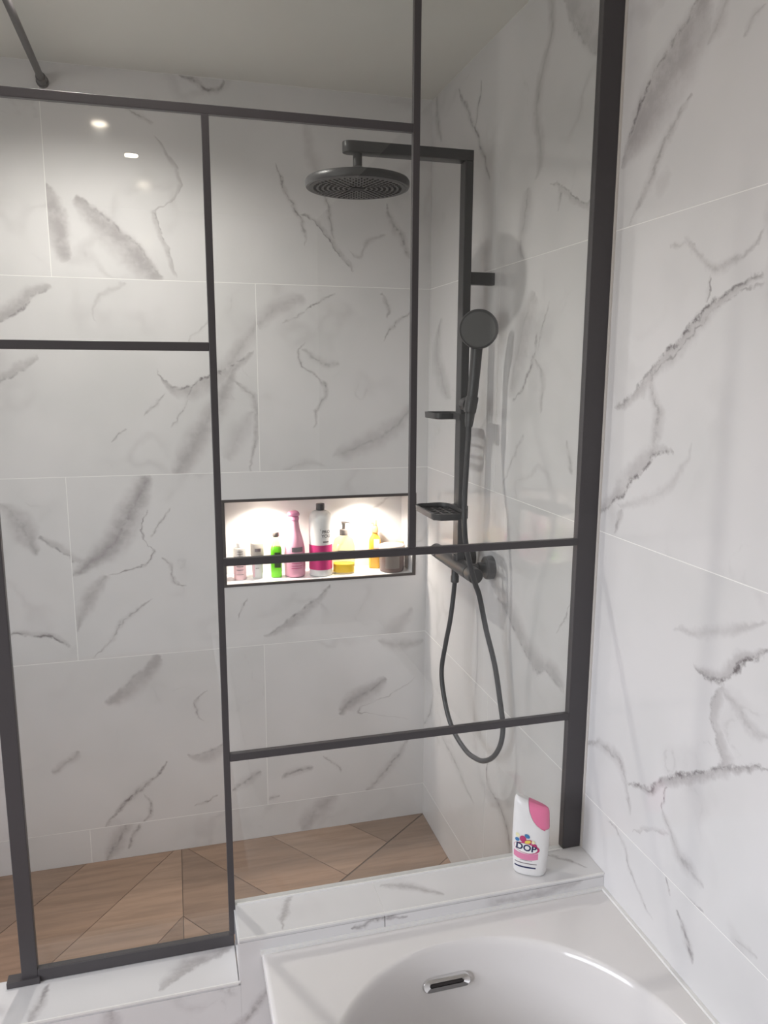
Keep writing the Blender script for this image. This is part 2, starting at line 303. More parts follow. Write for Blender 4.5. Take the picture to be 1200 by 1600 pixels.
def plain(name, col, rough=0.5, metal=0.0, spec=0.5, trans=0.0, ior=1.45, alpha=1.0, emis=None, es=0, bump=0, bscale=300, var=0.04, coat=0):
    n = NT(name); b = n.b
    c = n.coord()
    nz = n.noise(c, 14, 3)
    c2 = tuple(max(0, x*(1-var*2)) for x in col)
    n.t.links.new(n.mix(nz, (*col, 1), (*c2, 1)), b.inputs['Base Color'])
    b.inputs['Roughness'].default_value = rough; b.inputs['Metallic'].default_value = metal
    b.inputs['Specular IOR Level'].default_value = spec; b.inputs['IOR'].default_value = ior
    b.inputs['Transmission Weight'].default_value = trans; b.inputs['Alpha'].default_value = alpha
    b.inputs['Coat Weight'].default_value = coat
    if emis: b.inputs['Emission Color'].default_value = (*emis, 1); b.inputs['Emission Strength'].default_value = es
    if bump:
        bp = n.new('ShaderNodeBump'); bp.inputs['Strength'].default_value = bump; bp.inputs['Distance'].default_value = 0.001
        n.t.links.new(n.noise(c, bscale, 2), bp.inputs['Height']); n.t.links.new(bp.outputs[0], b.inputs['Normal'])
    return n.m

def clear_glass(name, tint, f0=0.04, rough=0.0):
    """a clear pane: what is behind shows through, the surface mirrors after Schlick"""
    n = NT(name); n.t.nodes.remove(n.b)
    g = n.new('ShaderNodeNewGeometry')
    d = n.new('ShaderNodeVectorMath', operation='DOT_PRODUCT')
    n.t.links.new(g.outputs['Normal'], d.inputs[0]); n.t.links.new(g.outputs['Incoming'], d.inputs[1])
    k = n.math('POWER', n.math('SUBTRACT', 1.0, n.math('ABSOLUTE', d.outputs['Value'])), 5.0)
    fr = n.math('ADD', n.math('MULTIPLY', k, 1 - f0), f0)
    tr = n.new('ShaderNodeBsdfTransparent'); tr.inputs[0].default_value = (*tint, 1)
    gl = n.new('ShaderNodeBsdfGlossy'); gl.inputs['Roughness'].default_value = rough
    mx = n.new('ShaderNodeMixShader')
    n.t.links.new(fr, mx.inputs[0]); n.t.links.new(tr.outputs[0], mx.inputs[1]); n.t.links.new(gl.outputs[0], mx.inputs[2])
    n.t.links.new(mx.outputs[0], n.out.inputs[0])
    return n.m

WHITE = (0.752, 0.738, 0.742)
def marble(name, axis, veins, seed=0, stray=0.22):
    """polished white porcelain with grey veins; every vein is a curve across the tile's face (metres)"""
    n = NT(name); b = n.b
    sx = n.new('ShaderNodeSeparateXYZ'); n.t.links.new(n.coord(), sx.inputs[0])
    cb = n.new('ShaderNodeCombineXYZ')
    n.t.links.new(sx.outputs['X' if axis[0] == 'x' else 'Y'], cb.inputs[0])
    n.t.links.new(sx.outputs['Z' if axis[1] == 'z' else 'Y'], cb.inputs[1])
    cb.inputs[2].default_value = seed*1.7
    p = cb.outputs[0]
    off = n.vmath('SUBTRACT', n.noise(p, 9, 4, 0.6, True), (0.5, 0.5, 0.5))
    off2 = n.vmath('SUBTRACT', n.noise(p, 70, 3, 0.6, True), (0.5, 0.5, 0.5))
    off3 = n.vmath('SUBTRACT', n.noise(p, 26, 3, 0.6, True), (0.5, 0.5, 0.5))
    pw = n.vmath('ADD', p, n.vmath('ADD', n.vmath('MULTIPLY', off, (0.045, 0.045, 0)), n.vmath('ADD', n.vmath('MULTIPLY', off3, (0.022, 0.022, 0)), n.vmath('MULTIPLY', off2, (0.009, 0.009, 0)))))
    tex = n.noise(p, 22, 5, 0.65)
    patch = n.rng(tex, 0.32, 0.60, 0.6, 1.0)
    streak = n.rng(n.noise(p, 45, 4, 0.7), 0.38, 0.62, 0.0, 1.0)
    # faint stray veining everywhere on the print
    w1 = n.math('ABSOLUTE', n.math('SUBTRACT', n.noise(pw, 2.3, 3, 0.55), 0.5))
    cloud = n.math('MULTIPLY', n.math('MULTIPLY', n.rng(w1, 0.0, 0.035, 1, 0), n.rng(n.noise(p, 3.1, 2), 0.48, 0.66, 0, 1)), stray)
    core = n.math('MULTIPLY', n.math('MULTIPLY', n.rng(w1, 0.0, 0.006, 1, 0), n.rng(n.noise(p, 4.3, 2), 0.50, 0.66, 0, 1)), stray*0.5)
    for (ax, az, bx, bz), pts, ci, cw, cs, one in veins:
        L = math.hypot(bx-ax, bz-az)
        mp = n.new('ShaderNodeMapping', vector_type='TEXTURE')
        n.put(pw, mp.inputs['Vector'])
        mp.inputs['Location'].default_value = (ax, az, 0)
        mp.inputs['Rotation'].default_value = (0, 0, math.atan2(bz-az, bx-ax))
        mp.inputs['Scale'].default_value = (L, 1, 1)
        s2 = n.new('ShaderNodeSeparateXYZ'); n.t.links.new(mp.outputs[0], s2.inputs[0])
        G = max(0.02, max(abs(v) for _, v in pts)*1.15)
        cu = n.new('ShaderNodeRGBCurve')
        cm = cu.mapping; cm.extend = 'HORIZONTAL'; cm.clip_min_y = 0; cm.clip_max_y = 1
        def curve(c, P):
            c.points[0].location = P[0]; c.points[1].location = P[-1]
            for q in P[1:-1]: c.points.new(*q)
        curve(cm.curves[0], [(uu, 0.5 + v/G/2) for uu, v in pts])
        rr = random.Random(int(abs(ax*7919 + az*104729)*100))
        curve(cm.curves[1], [(0, 0), (0.09, .75), (0.3, rr.uniform(.6, 1)), (0.5, 1), (0.72, rr.uniform(.55, 1)), (0.9, .6), (1, 0)])
        curve(cm.curves[2], [(0, 0.12), (0.2, rr.uniform(.6, .95)), (0.5, 1), (0.8, rr.uniform(.55, .95)), (1, 0.1)])
        cm.update()
        n.t.links.new(s2.outputs['X'], cu.inputs['Color'])
        sc = n.new('ShaderNodeSeparateColor'); n.t.links.new(cu.outputs[0], sc.inputs[0])
        gg = n.math('MULTIPLY', n.math('SUBTRACT', sc.outputs[0], 0.5), 2*G)
        v = n.math('SUBTRACT', s2.outputs['Y'], gg)
        inten = sc.outputs[1]
        wc = 0.0035 if abs(cw) < 0.02 else 0.0072
        co = n.math('MULTIPLY', n.rng(n.math('ABSOLUTE', v), 0.0005, wc, 1, 0), n.math('MULTIPLY', inten, ci))
        W = n.math('ADD', n.math('MULTIPLY', sc.outputs[2], cw), 0.0006 if cw > 0 else -0.0006)
        if one:
            t = n.math('DIVIDE', v, W)
            cl = n.math('MULTIPLY', n.rng(t, 0.25, 1.0, 1, 0), n.rng(t, -0.22, 0.16, 0, 1))
        else:
            t = n.math('DIVIDE', n.math('ABSOLUTE', v), n.math('MULTIPLY', W, 0.62))
            cl = n.rng(t, 0.0, 1.1, 1, 0)
        cl = n.math('MULTIPLY', cl, n.math('MULTIPLY', n.rng(inten, 0, 0.6, 0, 1), cs))
        core = n.math('MAXIMUM', core, co)
        cloud = n.math('MAXIMUM', cloud, cl)
    base = n.mix(n.rng(n.noise(p, 3.5, 3), 0.35, 0.75, 0, 1), (*WHITE, 1), (0.695, 0.688, 0.688, 1))
    c1 = n.mix(n.math('MULTIPLY', cloud, n.math('MULTIPLY', patch, VC)), base, (0.42, 0.395, 0.40, 1))
    c2 = n.mix(n.math('MULTIPLY', n.math('MULTIPLY', core, streak), VK), c1, (0.105, 0.085, 0.09, 1))
    n.t.links.new(c2, b.inputs['Base Color'])
    b.inputs['Roughness'].default_value = 0.085
    b.inputs['Specular IOR Level'].default_value = 0.5
    return n.m
VC, VK = 1.12, 1.0

M = {}
M['grout'] = plain('grout', (0.93, 0.92, 0.90), 0.6, var=0.01)
M['paint'] = plain('wall_paint', (0.54, 0.535, 0.53), 0.7, bump=0.1)
M['taupe'] = plain('reflection_dark_paint', (0.13, 0.12, 0.115), 0.7, bump=0.1)  # deep tone chosen to darken what the shower glass mirrors
M['ceil'] = plain('ceiling_paint', (0.82, 0.82, 0.775), 0.35, var=0.02)
M['black'] = plain('matte_black_metal', (0.070, 0.064, 0.068), 0.40, 0.0, 0.5)
M['tap'] = plain('black_lacquered_brass', (0.078, 0.077, 0.080), 0.36, 0.0, 0.5)
M['nozzle'] = plain('grey_rubber', (0.13, 0.13, 0.13), 0.55)
M['nozzle_dk'] = plain('dark_rubber_nozzles', (0.025, 0.025, 0.027), 0.6)
M['hose'] = plain('black_pvc_hose', (0.07, 0.07, 0.075), 0.35)
M['trimgrey'] = plain('dark_anodised_trim', (0.10, 0.088, 0.085), 0.35, 0.4)
M['glass'] = clear_glass('shower_glass', (0.955, 0.965, 0.958), 0.048)
M['winglass'] = clear_glass('window_glass', (0.97, 0.98, 0.98))
M['acrylic'] = plain('white_acrylic', (0.79, 0.765, 0.755), 0.12, var=0.01, coat=0.3)
M['chrome'] = plain('chrome', (0.80, 0.80, 0.80), 0.06, 1.0)
M['slot'] = plain('dark_slot', (0.03, 0.025, 0.025), 0.6)
M['silicone'] = plain('white_silicone', (0.85, 0.84, 0.82), 0.35)
M['upvc'] = plain('white_window_frame', (0.8, 0.8, 0.8), 0.4)
M['seal'] = plain('clear_seal', (0.70, 0.66, 0.62), 0.4)

def wood(name, col, ang, seed):
    n = NT(name); b = n.b
    mp = n.new('ShaderNodeMapping'); n.t.links.new(n.coord(), mp.inputs['Vector'])
    mp.inputs['Rotation'].default_value = (0, 0, -ang); mp.inputs['Scale'].default_value = (1.2, 14, 1); mp.inputs['Location'].default_value = (seed, seed*3.3, 0)
    g = n.noise(mp.outputs[0], 3.0, 6, 0.62)
    g2 = n.noise(mp.outputs[0], 0.9, 3, 0.5)
    d = tuple(x*0.80 for x in col); l = tuple(min(1, x*1.08) for x in col)
    c = n.mix(n.rng(g, 0.35, 0.68, 0, 1), (*l, 1), (*d, 1))
    c = n.mix(n.math('MULTIPLY', n.rng(g2, 0.45, 0.7, 0, 1), 0.35), c, (col[0]*.8, col[1]*.84, col[2]*.9, 1))
    n.t.links.new(c, b.inputs['Base Color']); b.inputs['Roughness'].default_value = 0.3
    return n.m
M['woodA'] = wood('oak_look_tile_warm', (0.35, 0.232, 0.165), 0.68, 1.0)
M['woodB'] = wood('oak_look_tile_grey', (0.295, 0.203, 0.150), -0.92, 4.0)
M['woodC'] = wood('oak_look_tile_light', (0.385, 0.262, 0.190), 0.68, 7.0)
M['joint'] = plain('dark_joint', (0.13, 0.10, 0.085), 0.9)


# ------------------------------------------------------------------ the setting
def structure(name, mb, mat, label=None, **kw):
    o = obj(name, mb, mat, **kw); o['kind'] = 'structure'
    if label: o['label'] = label
    return o

NX0, NX1, NZ0, NZ1, NYB = -0.712, -0.0395, 0.937, 1.2345, 1.275   # lit niche
TH = 0.009      # tile thickness
GR = 0.0010     # half joint width
# back wall: grout bed, tiles are its parts
mb = MB()
y0, y1 = YB + 0.0004, YB + 0.24
for a in ((XL, NX0, 0, ZC), (NX1, 0.2, 0, ZC), (NX0, NX1, 0, NZ0), (NX0, NX1, NZ1, ZC)):
    mb.box(a[0], a[1], y0, y1, a[2], a[3])
mb.box(NX0, NX1, NYB + TH, y1, NZ0, NZ1)
wall_back = structure('wall_back', mb, M['grout'], 'tall shower back wall of white marble-look tiles with a lit niche')

ROWS = [(0.0, Z4), (Z4, Z4+.6), (Z4+.6, Z4+1.2), (Z4+1.2, Z4+1.8), (Z4+1.8, ZC)]
rowveins = lambda w, k: [v for v in VEINS if v[0] == w and v[1] == k]
def pick(w, k, a, b):
    out = []
    for v in rowveins(w, k):
        lo = min(v[2][0], v[2][2]) - .06; hi = max(v[2][0], v[2][2]) + .06
        m = (v[2][0] + v[2][2]) / 2
        if lo < b and hi > a and (a - .02 <= m <= b + .02): out.append(v[2:])
    return out
Xj = -0.5823
def xjoints(k):
    j = [Xj - 0.6*i for i in (range(1, 6, 2) if k in (0, 2, 4) else range(0, 6, 2))]
    return [0.0] + [x for x in j if x > XL] + [XL]
for k, (za, zb) in enumerate(ROWS):
    J = xjoints(k)
    for i in range(len(J) - 1):
        b, a = J[i], J[i+1]
        mat = marble('marble_tile_back_%d_%d' % (k, i), 'xz', pick('B', k, a, b), seed=k*5+i)
        m_ = MB(); A, B, C, D = a+GR, b-GR, za+GR, zb-GR
        if i == 0: B = b
        if k == 2 and i == 0:
            m_.box(A, NX0, YB, YB+TH, C, D); m_.box(NX1, B, YB, YB+TH, C, D)
            m_.box(NX0, NX1, YB, YB+TH, C, NZ0); m_.box(NX0, NX1, YB, YB+TH, NZ1, D)
        else:
            m_.box(A, B, YB, YB+TH, C, D)
        obj('tile', m_, mat, wall_back)
# niche lining and its dark metal edge
nm = marble('marble_niche', 'xz', [((-.30, 1.0, -.10, 1.2), [(0, 0), (.5, .02), (1, 0)], .3, .02, .4, 0)], seed=31)
t = 0.008
obj('niche_back_tile', MB().box(NX0, NX1, NYB, NYB+TH, NZ0, NZ1), nm, wall_back)
obj('niche_shelf_tile', MB().box(NX0, NX1, YB+.006, NYB, NZ0, NZ0+.009), nm, wall_back)
obj('niche_top_tile', MB().box(NX0, NX1, YB+.006, NYB, NZ1-.010, NZ1), nm, wall_back)
obj('niche_side_tile', MB().box(NX0, NX0+.012, YB+.006, NYB, NZ0+.009, NZ1-.010), nm, wall_back)
obj('niche_side_tile', MB().box(NX1-.012, NX1, YB+.006, NYB, NZ0+.009, NZ1-.010), nm, wall_back)
e = 0.0105; y0 = YB - 0.0015; y1 = YB + 0.0055
obj('niche_edge_trim', MB().box(NX0, NX1, y0, y1, NZ0, NZ0+.0085), M['trimgrey'], wall_back)
obj('niche_edge_trim', MB().box(NX0, NX1, y0, y1, NZ1-.0095, NZ1), M['trimgrey'], wall_back)
obj('niche_edge_trim', MB().box(NX0, NX0+e, y0, y1, NZ0+.0085, NZ1-.0095), M['trimgrey'], wall_back)
obj('niche_edge_trim', MB().box(NX1-e, NX1, y0, y1, NZ0+.0085, NZ1-.0095), M['trimgrey'], wall_back)

# right wall: tiled from the shower to beside the bath, beyond that unseen and kept dark for its reflection in the glass
YT = -0.60
wall_right = structure('wall_right', MB().box(0.0004, 0.2, YT, YB+.24, 0, ZC), M['grout'],
                       'side wall of white marble-look tiles behind the shower and bath')
def yjoints(k):
    base = 0.5495 if k in (1, 3) else -0.006
    j = [base - 1.2*i for i in range(3)]
    return [YB] + [y for y in j if y > YT + .05] + [YT]
for k, (za, zb) in enumerate(ROWS):
    J = yjoints(k)
    for i in range(len(J) - 1):
        b, a = J[i], J[i+1]
        mat = marble('marble_tile_side_%d_%d' % (k, i), 'yz', pick('R', k, a, b), seed=40+k*5+i)
        obj('tile', MB().box(0.0, 0.0+TH, a+GR, b-GR, za+GR, zb-GR), mat, wall_right)
structure('wall_right_far', MB().box(0.0, 0.2, YF, YT-.001, 0, ZC), M['taupe'], 'unseen wall beyond the tiled part, made dark for its reflection in the glass')

m_ = MB()
for a in ((YF, WY0, 0, ZC), (WY1, YB+.24, 0, ZC), (WY0, WY1, 0, WZ0), (WY0, WY1, WZ1, ZC)):
    m_.box(XL-.25, XL, a[0], a[1], a[2], a[3])
structure('wall_left', m_, M['paint'], 'unseen painted wall with the made-up window')
structure('wall_front', MB().box(XL-.25, .2, YF-.2, YF, 0, ZC), M['paint'], 'painted wall opposite the shower')
structure('ceiling', MB().box(XL-.25, .2, YF-.2, YB+.24, ZC, ZC+.15), M['ceil'], 'pale satin ceiling')
win = structure('window_1', MB().box(XL-.16, XL-.152, WY0+.05, WY1-.05, WZ0+.05, WZ1-.05), M['winglass'], 'wide unseen window, made up to let in the daylight')  # invented out of view as the source of the daylight
for a in ((WY0, WY1, WZ0, WZ0+.05), (WY0, WY1, WZ1-.05, WZ1), (WY0, WY0+.05, WZ0+.05, WZ1-.05), (WY1-.05, WY1, WZ0+.05, WZ1-.05), ((WY0+WY1)/2-.03, (WY0+WY1)/2+.03, WZ0+.05, WZ1-.05)):
    obj('window_frame', MB().box(XL-.19, XL-.12, *a), M['upvc'], win, bev=.004)

# floor: dark joint bed with wood-look tiles cut around the drain
floor = structure('floor', MB().box(XL-.25, .2, YF-.2, YB+.24, -0.12, -0.0015), M['joint'], 'shower floor of warm brown wood-look tiles laid on the slant')
def clip(poly, p, nrm):
    out = []
    for i in range(len(poly)):
        a, b = Vector(poly[i]), Vector(poly[(i+1) % len(poly)]); da, db = (a-p).dot(nrm), (b-p).dot(nrm)
        if da >= 0: out.append(a)
        if (da > 0) != (db > 0) and abs(da-db) > 1e-9: out.append(a + (b-a)*(da/(da-db)))
    return [tuple(q) for q in out]
def planks(region, ang, width, phase, mats, g=0.0012):
    d = Vector((math.cos(ang), math.sin(ang))); nn = Vector((-d.y, d.x))
    vals = [Vector(p).dot(nn) for p in region]
    k0 = math.floor((min(vals)-phase)/width); k1 = math.ceil((max(vals)-phase)/width)
    for k in range(k0, k1):
        lo = phase + k*width; hi = lo + width
        poly = clip(clip(list(region), nn*(lo+g), nn), nn*(hi-g), -nn)
        if len(poly) < 3: continue
        area = abs(sum(poly[i][0]*poly[(i+1)%len(poly)][1]-poly[(i+1)%len(poly)][0]*poly[i][1] for i in range(len(poly))))/2
        if area < 2e-4: continue
        obj('floor_tile', MB().prism(poly, -0.010, 0.0), mats[k % len(mats)], floor)
G_ = 0.0012
DR = (-0.887, 0.419)
YL = 0.012
planks([(-G_*0, YB), (-0.8858, YB), (-0.8858, 0.4225)], math.atan2(-0.795, 0.607), 0.230, 0.0, [M['woodA'], M['woodC'], M['woodB']])
planks([(0, YB-.003), (-0.8858, 0.4165), (-0.8858, YL), (0, YL)], 0.678, 0.215, 0.8795-.215*4, [M['woodB'], M['woodC'], M['woodA']])
planks([(-0.8882, YB), (-0.8882, YL), (XL, YL), (XL, YB)], 0.93, 0.230, 0.03, [M['woodA'], M['woodB'], M['woodC']])
structure('floor_bathroom', MB().box(XL, 0, YF, -0.112, -0.0015, 0.0), M['woodA'], 'bathroom floor outside the shower')

# low tiled ledge carrying the glass, stepped down at its left part
LF = -0.104     # front face
XS = -0.7745
lm = [marble('marble_ledge_%d' % i, 'xy', vv, seed=70+i, stray=.6) for i, vv in enumerate([
    [((-.70, -.10, -.66, 0.0), [(0, 0), (.5, .004), (1, 0)], .15, .02, .6, 0), ((-.48, -.02, -.36, -.09), [(0, 0), (.5, .008), (1, 0)], .2, .03, .5, 0), ((-.10, -.01, -.03, -.08), [(0, 0), (.5, .006), (1, 0)], .4, .012, .5, 0)],
    [((-.92, -.09, -.78, -.01), [(0, 0), (.5, .006), (1, 0)], .2, .05, .8, 1), ((-1.155, -.1, -1.12, -.01), [(0, 0), (.5, .003), (1, 0)], .35, .025, .7, 0)],
    [((-.35, .3, -.30, .7), [(0, 0), (.5, .006), (1, 0)], .3, .02, .5, 0)]])]
lf = marble('marble_ledge_front', 'xz', [((-.56, .572, -.44, .58), [(0, 0), (.5, .006), (1, 0)], .5, .012, .6, 0), ((-.25, .575, -.05, .582), [(0, 0), (.5, -.004), (1, 0)], .1, .03, .5, 0),
    ((-.70, .50, -.95, .30), [(0, 0), (.5, .02), (1, 0)], .5, .03, .6, 0), ((-1.0, .50, -1.1, .30), [(0, 0), (.5, .01), (1, 0)], .3, .05, .6, 0)], seed=77, stray=.6)
ledge = structure('wall_ledge', MB().box(XL, XS-.004, LF+.009, YL-.009, 0, LL-.009).box(XS-.004+.009, 0, LF+.009, YL-.009, 0, HL-.009), M['grout'],
                  'knee-high marble-look ledge under the shower screen, stepped lower at its left')
xs_ = Xj + .1
for a, b, mt in ((-0.4890, -0.0005, lm[0]), (XS, -0.4898, lm[0])):
    obj('ledge_top_tile', MB().box(a, b, LF+.0012, YL, HL-.009, HL), mt, ledge, bev=.0004)
for a, b, mt in ((-1.70, XS-.0035, lm[1]), (XL, -1.7015, lm[1])):
    obj('ledge_top_tile', MB().box(a, b, LF+.0012, YL, LL-.009, LL), mt, ledge, bev=.0015)
obj('ledge_front_tile', MB().box(-0.4885, -.0005, LF, LF+.0085, 0, HL-.0095), lf, ledge)
obj('ledge_front_tile', MB().box(XS, -0.4900, LF, LF+.0085, 0, HL-.0095), lf, ledge)
obj('ledge_front_tile', MB().box(-1.70, XS-.0002, LF, LF+.0085, 0, LL-.0095), lf, ledge)
obj('ledge_front_tile', MB().box(XL, -1.7015, LF, LF+.0085, 0, LL-.0095), lf, ledge)
obj('ledge_side_tile', MB().box(XS-.003, XS+.005, LF+.0012, YL, LL+.0005, HL-.0095), lm[2], ledge)
obj('ledge_back_tile', MB().box(XS, 0, YL-.0085, YL, 0, HL-.0095), lf, ledge)
obj('ledge_back_tile', MB().box(XL, XS-.0015, YL-.0085, YL, 0, LL-.0095), lf, ledge)
obj('joint_filler', MB().box(-.4897, -.4891, LF+.002, YL, HL-.009, HL-.0002), M['grout'], ledge)
obj('edge_trim', MB().box(XS, -.0005, LF-.0008, LF+.0022, HL-.0035, HL+.0004), M['silicone'], ledge)
obj('edge_trim', MB().box(XL, XS-.0002, LF-.0008, LF+.0022, LL-.0035, LL+.0004), M['silicone'], ledge)
obj('sealant_bead', MB().box(XS+.004, -.048, -.0075, -.0045, HL, HL+.0035), M['silicone'], ledge)

# ------------------------------------------------------------------ shower screen
scr = thing('shower_screen', 'fixed clear glass shower screen with black industrial-style glazing bars', 'shower screen', (-0.58, 0, LL))
def part(name, mb, mat, parent, **kw):
    o = obj(name, mb, mat, parent, **kw)
    o.matrix_parent_inverse = parent.matrix_basis.inverted()
    return o
ZT = 2.486
SX0, SX1 = -1.1755, -1.1470
gt = 0.004
part('glass_pane', MB().prism_xz([(SX1-.006, LL+.012), (XS-.004, LL+.012), (XS-.004, HL+.0012), (-.010, HL+.0012), (-.010, ZT), (SX1-.006, ZT)], -gt, gt), M['glass'], scr)
bb = dict(bev=.0012)
part('wall_profile', MB().box(-.0476, -.0035, -.005, .014, HL+.0005, ZT), M['black'], scr, **bb)
part('wall_seal', MB().box(-.0035, -.0004, -.010, .010, HL+.0005, ZT), M['seal'], scr)
part('end_stile', MB().box(SX0, SX1, -.006, .009, LL+.001, ZT), M['black'], scr, **bb)
part('foot_clip', MB().box(SX0-.026, SX1+.004, -.012, .011, LL+.0004, LL+.013), M['black'], scr, **bb)
part('bottom_rail', MB().box(SX1, XS-.0045, -.006, .008, LL+.001, LL+.026), M['black'], scr, **bb)
dy = .0058
def gbar(x0, x1, z0, z1): part('glazing_bar', MB().box(x0, x1, -dy, dy, z0, z1), M['black'], scr, bev=.001)
gbar(-.4165, -.4035, 1.3095, ZT)          # tall upright
gbar(-.7875, -.7750, LL+.026, 2.0738)         # long upright on the left
gbar(SX1, -.4165, 2.0738, 2.0885)
gbar(SX1, -.7875, 1.6855, 1.7005)
gbar(-.7750, -.0476, 1.2950, 1.3095)
gbar(-.7750, -.0476, .9048, .9205)

sb = thing('support_bar', 'slim grey-black stabiliser bar running from the back wall to the top of the glass', 'support bar', (-1.170, YB, 2.459))
part('rod', MB().cyl((-1.170, .02, 2.459), (-1.170, YB-.03, 2.459), .0095, n=20), M['black'], sb, smooth=True)
part('wall_flange', MB().axis((-1.170, YB-.045, 2.459), (-1.170, YB-.0005, 2.459), [(.013, 0), (.014, .1), (.014, .75), (.017, .76), (.017, 1)]), M['black'], sb, smooth=True)
part('glass_clamp', MB().box(-1.185, -1.155, -.020, .022, ZT-.046, ZT-.006), M['black'], sb, bev=.002)

# ------------------------------------------------------------------ bathtub
def bath():
    tub = thing('bathtub', 'white built-in bathtub with oval basin beside the tiled wall', 'bathtub', (-.366, -.95, 0))
    X0, X1, Y0, Y1, Z = -.7335, -.0015, -1.80, -.1065, .558
    cx, cy = (X0+X1)/2, -.954
    N = 160; A, Bf, Bs = .323, .38, .404
    def inner(i, s=1, sy=None):
        th = 2*math.pi*i/N; sy = s if sy is None else sy
        c, q = math.cos(th), math.sin(th)
        y = Bf*q + (Bs if q > 1e-9 else -Bs if q < -1e-9 else 0)
        ee = 2/2.15
        x = A*math.copysign(abs(c)**ee, c); yy = Bf*math.copysign(abs(q)**ee, q) + math.copysign(Bs, q) if abs(q) > 1e-9 else 0
        return (cx + x*s, cy + yy*sy)
    def rect(i, inset):
        x, y = inner(i); nx, ny = (x-cx)/A, (y-cy)/(Bf+Bs)
        k = 1/max(abs(nx), abs(ny)); nx *= k; ny *= k
        if abs(nx) > .965 and abs(ny) > .965: nx = math.copysign(1, nx); ny = math.copysign(1, ny)
        hx, hy = (X1-X0)/2 - inset, (Y1-Y0)/2 - inset
        return ((X0+X1)/2 + nx*hx, (Y0+Y1)/2 + ny*hy)
    R = [[(*rect(i, .022), 0.0) for i in range(N)], [(*rect(i, .022), .49) for i in range(N)], [(*rect(i, .001), .525) for i in range(N)]]
    for ins, z in ((0, .548), (.0015, .5545), (.005, .5575), (.010, Z)): R.append([(*rect(i, ins), z) for i in range(N)])
    for s, sy, z in ((1.012, 1.005, Z), (1.0, 1.0, .5572), (.988, .995, .5530), (.978, .990, .544), (.966, .984, .520), (.95, .972, .47), (.915, .945, .36), (.87, .90, .25), (.82, .855, .18), (.74, .80, .145), (.6, .7, .128), (.35, .4, .122), (.08, .08, .120)):
        R.append([(*inner(i, s, sy), z) for i in range(N)])
    part('tub_shell', MB().loft(R), M['acrylic'], tub, smooth=35)
    # overflow: chrome pill with a slot, on the sloping end
    c = Vector((-.3905, -.1965, .492)); tilt = math.radians(19)
    def pill(w, h, y0, y1, n=14):
        P = []
        for k in range(n+1):
            a = -math.pi/2 + math.pi*k/n; P.append(((w-h)/2 + h/2*math.cos(a), h/2*math.sin(a)))
        for k in range(n+1):
            a = math.pi/2 + math.pi*k/n; P.append((-(w-h)/2 + h/2*math.cos(a), h/2*math.sin(a)))
        return P
    def place(mb):
        q = Matrix.Translation(c) @ Matrix.Rotation(-tilt, 4, 'X')
        mb.v = [tuple(q @ Vector(p)) for p in mb.v]; return mb
    m_ = MB()
    P0 = pill(.098, .026, 0, 0); P1 = pill(.094, .022, 0, 0); P2 = pill(.070, .0082, 0, 0)
    m_.loft([[(x, .012, z) for x, z in P0], [(x, -.001, z) for x, z in P0], [(x, -.004, z) for x, z in P1], [(x, -.003, z) for x, z in P2], [(x, .003, z) for x, z in P2]])
    ov = part('overflow_plate', place(m_), M['chrome'], tub, smooth=35); ov['label'] = 'chrome overflow slot'
    sl = MB().prism_xz(pill(.066, .0055, 0, 0), -.0032, .006)
    s_ = obj('overflow_slot', place(sl), M['slot'], ov)
    return tub
bath()
obj('sealant_bead', MB().box(-.735, -.0005, -.1105, LF-.0001, .553, .5625), M['silicone'], ledge)
obj('sealant_bead', MB().box(-.0075, -.0002, YT, -.1106, .553, .5630), M['silicone'], wall_right)


# ------------------------------------------------------------------ black shower column
sh = thing('shower_set', 'matt black shower column with overhead rain head and bar mixer on the side wall', 'shower', (-.083, .594, 1.108))
RX0, RX1, RY0, RY1 = -.0945, -.0720, .574, .614
part('riser', MB().box(RX0, RX1, RY0, RY1, 1.125, 2.190), M['tap'], sh, bev=.0022)
P = [(RX1, RY0), (RX1, RY1)] + [(-.396 + (RY1-RY0)/2*math.cos(a), (RY0+RY1)/2 + (RY1-RY0)/2*math.sin(a)) for a in [math.pi/2 + math.pi*k/14 for k in range(15)]]
part('shower_arm', MB().prism(P, 2.190, 2.2165), M['tap'], sh, bev=.0018, smooth=30)
sh['kind'] = 'thing'
hc = (-.3775, .594)
head = part('rain_head', MB().lathe([(.020, 2.131), (.118, 2.130), (.129, 2.1275), (.1318, 2.123), (.1318, 2.112), (.1295, 2.1075), (.124, 2.107), (.122, 2.1085), (.02, 2.1085)], (*hc, 0), 64), M['tap'], sh, smooth=35)
obj('head_stem', MB().lathe([(.0115, 2.160), (.0115, 2.1905)], (*hc, 0), 24), M['tap'], head, smooth=35)
obj('head_collar', MB().lathe([(.026, 2.1305), (.0275, 2.133), (.0275, 2.150), (.0255, 2.153), (.017, 2.156), (.0115, 2.160)], (*hc, 0), 36), M['tap'], head, smooth=35)
m_ = MB().lathe([(.001, 2.1070), (.1215, 2.1070), (.1215, 2.1084), (.001, 2.1084)], (*hc, 0), 56)
obj('spray_face', m_, M['nozzle'], head, smooth=35)
m_ = MB()
